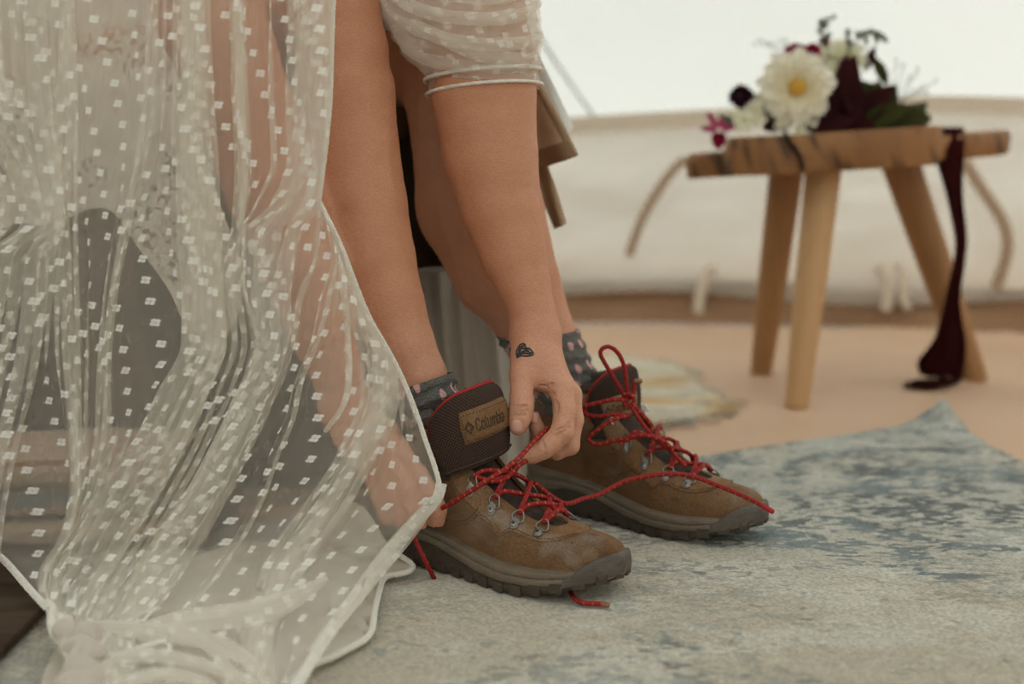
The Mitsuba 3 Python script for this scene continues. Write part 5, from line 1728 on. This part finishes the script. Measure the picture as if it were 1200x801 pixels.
c1 = P(934, 103, 2.21)
flower('dahlia', 'large white dahlia with a yellow centre', c1, facing_to(c1, .10, .12), [(9, .062, .020, .10, 0.2), (9, .056, .019, .22, 0.55), (8, .043, .015, .36, 0.1)], 'mat_petal_white', .0125)
c2 = P(984, 68, 2.30)
flower('dahlia', 'smaller cream dahlia behind the large one', c2, facing_to(c2, -.1, 1.3), [(12, .048, .012, .12, 0), (12, .043, .011, .3, .25), (10, .034, .010, .6, .1), (8, .022, .008, 1.0, .3)], 'mat_petal_cream')
for (x, y, D, s) in ((931, 62, 2.245, .019), (951, 63, 2.235, .019), (966, 49, 2.28, .010), (909, 74, 2.26, .008)):
    c = P(x, y, D)
    flower('red_bloom', 'small dark red bloom', c, facing_to(c, rng.uniform(-.5, .5), .5), [(6, s, s * .5, .25, rng.uniform(0, 1)), (5, s * .7, s * .42, .6, .4)], 'mat_petal_red')
c = P(868, 112, 2.26)
flower('scabiosa', 'nearly black scabiosa bloom', c, facing_to(c, -.3, .5), [(10, .021, .008, .1, 0), (9, .018, .007, .5, .3), (8, .013, .006, .9, .1)], 'mat_petal_black')
c = P(874, 122, 2.265)
flower('scabiosa', 'nearly black scabiosa bloom', c, facing_to(c, .3, .2), [(9, .017, .007, .2, 0), (8, .012, .006, .8, .3)], 'mat_petal_black')
for (x, y, D, s) in ((884, 132, 2.24, .024), (872, 143, 2.235, .020), (893, 118, 2.27, .018), (856, 137, 2.25, .016), (938, 152, 2.21, .012), (917, 146, 2.22, .014)):
    c = P(x, y, D)
    flower('white_blossom', 'small white blossom', c, facing_to(c, rng.uniform(-.6, .3), .4), [(6, s, s * .42, .15, rng.uniform(0, 1)), (5, s * .7, s * .36, .5, .5)], 'mat_petal_cream')
c = P(843, 152, 2.235)
f = add_holder('orchid', 'pink and magenta orchid bloom')
for a, L, W, mat in ((2.2, .034, .006, 'mat_petal_pink'), (3.05, .030, .006, 'mat_petal_pink'), (.2, .026, .006, 'mat_petal_pink'), (1.3, .020, .006, 'mat_petal_pink')):
    m, uv = petal(c, facing_to(c), a, L, W, .1)
    add('petal', m, mat, f, smooth=True, uv=uv)
m, uv = petal(c + [0, -.004, 0], facing_to(c), -1.65, .030, .013, .25, cup=.9)
add('lip', m, 'mat_petal_red', f, smooth=True, uv=uv)


def leaf(c, d, up, L, W, mat, name='leaf', bend=-.3, holder=None):
    """A pointed leaf from c along d."""
    d, up = unit(d), np.asarray(up, float)
    s = unit(np.cross(d, up))
    nn = np.cross(s, d)
    v, u = np.meshgrid(np.linspace(0, 1, 13), np.linspace(-1, 1, 7), indexing='ij')
    w = W * np.sin(math.pi * v ** .85) ** .8
    q = c + d * (L * v)[..., None] + s * (u * w)[..., None] + nn * (L * bend * v * v + W * .35 * np.abs(u) * np.sin(math.pi * v))[..., None]
    add(name, grid(q), mat, holder or bq, smooth=True, uv=np.stack([u, v], -1).reshape(-1, 2))


for (x, y, D, ax, ay, L, W, mat) in [
    (972, 140, 2.24, .35, .9, .105, .026, 'mat_leaf_dark'), (985, 142, 2.245, .1, 1, .100, .028, 'mat_leaf_dark'), (960, 146, 2.23, .8, .4, .085, .022, 'mat_leaf_dark'), (990, 140, 2.235, -.45, .75, .06, .022, 'mat_leaf_dark'),
    (1000, 145, 2.25, .5, .55, .085, .020, 'mat_leaf_dark'), (940, 150, 2.225, .9, .12, .085, .016, 'mat_leaf_dark'), (1030, 145, 2.26, -.35, .8, .075, .018, 'mat_leaf_green'), (1005, 148, 2.24, .9, .35, .085, .018, 'mat_leaf_green'),
    (1022, 135, 2.28, .1, .9, .055, .017, 'mat_leaf_green'), (1050, 140, 2.28, -.55, .7, .080, .018, 'mat_leaf_green'), (1035, 146, 2.25, 1, .2, .075, .016, 'mat_leaf_green'), (1055, 140, 2.27, .8, .5, .045, .012, 'mat_leaf_green'),
    (905, 140, 2.24, .5, .6, .045, .014, 'mat_leaf_green'), (915, 148, 2.23, -.5, .6, .045, .012, 'mat_leaf_green'), (893, 150, 2.23, .8, .2, .05, .012, 'mat_leaf_dark'), (1040, 100, 2.29, -.45, .8, .055, .010, 'mat_leaf_green'),
    (1012, 84, 2.29, .3, .7, .045, .008, 'mat_leaf_dark'), (1018, 110, 2.29, .35, -.9, .05, .016, 'mat_leaf_green'), (860, 148, 2.24, -.8, .6, .03, .008, 'mat_leaf_grey'), (935, 148, 2.215, .3, .5, .05, .016, 'mat_leaf_green'),
    (1062, 146, 2.29, .9, .25, .045, .011, 'mat_leaf_green'), (975, 150, 2.24, 1, .05, .07, .018, 'mat_leaf_dark'), (1000, 146, 2.25, 1, .0, .07, .020, 'mat_leaf_dark'), (1035, 148, 2.26, 1, .02, .06, .016, 'mat_leaf_dark'), (960, 130, 2.26, .1, .8, .06, .022, 'mat_leaf_dark'), (1010, 140, 2.235, -.2, .5, .06, .024, 'mat_leaf_dark'), (950, 135, 2.25, .6, .5, .07, .022, 'mat_leaf_dark'), (1020, 145, 2.25, .4, .6, .07, .02, 'mat_leaf_green')]:
    leaf(P(x, y, D), np.array([ax, rng.uniform(-.3, .1), ay]), np.array([rng.uniform(-.3, .3), -1, .3]), L, W, mat, bend=rng.uniform(-.3, .1))


def sprig(pts, D, leaves, mat, r=.0012):
    q = np.array(pts, float)
    path = spline(P(q[:, 0], q[:, 1], np.full(len(q), D)), 30)
    s = add('sprig', tube(path, r, 6), 'mat_stem', bq, smooth=True)
    for t, ax, ay, L, W in leaves:
        leaf(path[int(t * 29)], np.array([ax, rng.uniform(-.3, .3), ay]), np.array([0, -1, .2]), L, W, mat, holder=s, bend=-.1)


sprig([(972, 70), (968, 52), (964, 40), (962, 30)], 2.27, [(.95, -.3, 1, .014, .0045), (.75, -.8, .6, .014, .004), (.9, .9, .7, .016, .0045), (.6, .8, .6, .016, .005), (1, .2, 1, .012, .004), (.35, -.7, .5, .014, .004)], 'mat_leaf_grey')
sprig([(964, 36), (968, 27), (974, 22)], 2.27, [(1, .8, .6, .010, .004), (.6, .2, 1, .010, .004)], 'mat_leaf_grey')
sprig([(990, 72), (1000, 52), (1014, 42), (1026, 41), (1034, 46)], 2.28, [(t, ax, ay, .016, .0042) for t, ax, ay in ((.3, -.5, .9), (.45, -.2, 1), (.55, .4, .9), (.65, .6, .7), (.75, .9, .3), (.85, .9, -.1), (.95, .9, -.5), (.6, .2, -.8), (.8, .3, -.9))], 'mat_leaf_grey')
sprig([(994, 62), (992, 50), (993, 43)], 2.26, [(1, 0, 1, .014, .005), (.6, .6, .8, .010, .004)], 'mat_leaf_green')
for e in ((898, 50), (880, 52), (912, 46), (920, 44), (886, 45)):
    sprig([(925, 70), ((925 + e[0]) / 2 + 2, 56), e], 2.28, [(.6, -.7, .6, .006, .001), (.9, -.8, .3, .006, .001), (.8, -.2, 1, .006, .001)], 'mat_leaf_grey', .0004)
for e in ((1066, 92), (1075, 82), (1058, 78), (1080, 104), (1050, 72), (1096, 96), (1086, 110)):
    sprig([(1050, 128), ((1050 + e[0]) / 2 - 3, 112), e], 2.29, [(.6, .7, .6, .006, .001), (.9, .8, .3, .006, .001), (.8, .2, 1, .006, .001), (1, .2, .8, .006, .002)], 'mat_leaf_grey', .0005)
# the stems, cut short and bound
for i in range(16):
    y0, D0 = 122 + (i % 8) * 3.2, 2.27 + .02 * (i // 8)
    q = P([1000, 1045, 1084 + rng.uniform(-3, 3)], [138, y0 + 6, y0], [2.27, D0, D0])
    add('stem', tube(spline(q, 14), .0036, 7), 'mat_stem', bq, smooth=True)
# ribbon: laid over the back slab, hanging down and pooled on the ground sheet
scene['mat_ribbon'] = {'type': 'principledthin', 'base_color': mikit.proc(lambda p, n, uv: MIX((0.022, 0.005, 0.006), (0.045, 0.010, 0.010), N(p.x * 300, p.y * 300, p.z * 30))), 'roughness': 0.5, 'diff_trans': 0.2, 'spec_trans': 0.0}


def ribbon(rows, n=90, wave=.004, seed=1):
    """rows: (px, py, D, width in px, turn)."""
    c = spline(np.array([[*P(r[0], r[1], r[2]), r[3] * r[2] / F_PX, r[4]] for r in rows]), n)
    u = np.linspace(-1, 1, 13)
    d = np.stack([np.cos(c[:, 4]), np.sin(c[:, 4]), 0 * c[:, 4]], -1)
    nn = np.stack([-np.sin(c[:, 4]), np.cos(c[:, 4]), 0 * c[:, 4]], -1)
    k = np.arange(n)[:, None]
    q = c[:, None, :3] + d[:, None] * (u[None] * c[:, 3:4] / 2)[..., None] + nn[:, None] * (wave * np.sin(u[None] * 4 + k * .12 + seed))[..., None]
    return shell(q, .0012)


add('ribbon', ribbon([(1110, 151, 2.46, 34, 0), (1111, 149, 2.40, 36, 0), (1112, 150, 2.33, 36, 0), (1112, 152, 2.300, 36, 0), (1113, 166, 2.282, 36, 0), (1114, 185, 2.281, 34, .1), (1118, 220, 2.285, 24, .4), (1122, 260, 2.29, 20, .7), (1121, 300, 2.30, 17, .9), (1114, 340, 2.31, 16, .5), (1110, 380, 2.33, 24, .3), (1108, 410, 2.36, 40, .2), (1100, 438, 2.385, 44, .1)]), 'mat_ribbon', bq, smooth=True, label='dark burgundy ribbon hanging from the bouquet to the floor')
add('ribbon', ribbon([(1118, 190, 2.295, 16, 0), (1126, 250, 2.30, 14, .5), (1128, 290, 2.31, 14, 1.0), (1120, 350, 2.33, 16, .4), (1122, 400, 2.37, 22, .2), (1112, 442, 2.39, 30, .1)], seed=3), 'mat_ribbon', bq, smooth=True)
q = np.array([(1112, 395), (1092, 412), (1082, 424), (1086, 438), (1104, 443)])
add('ribbon', ribbon([(1110, 388, 2.345, 14, .3), (1096, 408, 2.37, 26, .3), (1088, 424, 2.39, 26, .2), (1092, 438, 2.40, 26, .1), (1108, 441, 2.40, 30, .1)], seed=5), 'mat_ribbon', bq, smooth=True)
gpts = ground(np.array([1060, 1080, 1104, 1124]), np.array([450, 450, 446, 441]), .006)
gx_ = spline(np.c_[gpts, [.012, .03, .04, .02]], 40)
uu = np.linspace(-1, 1, 9)
add('ribbon', shell(np.stack([gx_[:, None, 0] + 0 * uu, gx_[:, None, 1] + uu * gx_[:, 3:4], gx_[:, None, 2] + .003 * np.sin(uu * 5 + np.arange(40)[:, None] * .3)], -1), .0014), 'mat_ribbon', bq, smooth=True)

# ---------------------------------------------------------------- curved brown strips and toggles on the tent wall
scene['mat_strip'] = two(principled((0.40, 0.29, 0.20), 0.85, 0.15))
scene['mat_cord'] = two(principled((0.68, 0.60, 0.50), 0.85, 0.15))


def wall_pt(px, py, gapm=.03):
    D = np.full(np.shape(px), 3.2)
    for _ in range(6):
        q = P(px, py, D)
        D = TC[1] + np.sqrt(np.maximum((TR - gapm) ** 2 - (q[..., 0] - TC[0]) ** 2, .1))
    return P(px, py, D)


def strip(pts, w, th=.004):
    c = spline(np.c_[np.array(pts, float), np.zeros(len(pts))], 50)[:, :2]
    q = wall_pt(c[:, 0], c[:, 1])
    t = unit(np.gradient(q, axis=0))
    n = np.tile([0, -1.0, 0], (50, 1))
    s = unit(np.cross(t, n))
    u = np.linspace(-1, 1, 5)
    return shell(q[:, None] + s[:, None] * (u * w / 2)[None, :, None] + n[:, None] * (.006 * (1 - u * u))[None, :, None], th)


for pts, w, lb in (([(802, 186), (788, 200), (768, 228), (750, 262), (737, 300)], .018, 'light brown curved strip on the tent wall left of the stool'), ([(1130, 188), (1148, 218), (1166, 244), (1178, 268), (1180, 292), (1172, 322), (1166, 338)], .024, 'brown curved strip on the tent wall right of the ribbon')):
    k = add('wall_strip', strip(pts, w), 'mat_strip', smooth=40)
    tag(k, lb, 'strip')
for pts, lb in (([(836, 312), (826, 330), (820, 348), (818, 374)], 'cream toggle cord at the foot of the tent wall left of the stool leg'), ([(1028, 310), (1036, 324), (1040, 345), (1038, 364)], 'cream toggle cord at the foot of the tent wall between the stool legs')):
    q = wall_pt(np.array([p[0] for p in pts]), np.array([p[1] for p in pts]), .05)
    k = add('toggle_cord', tube(spline(q, 30), .013, 8), 'mat_cord', smooth=True)
    tag(k, lb, 'cord')
k = add('toggle_cord', tube(spline(wall_pt(np.array([1050, 1056, 1058, 1064]), np.array([308, 322, 342, 362]), .05), 30), .010, 8), 'mat_cord', smooth=True)
tag(k, 'cream toggle cord right of its neighbour, near the splayed right stool leg', 'cord')
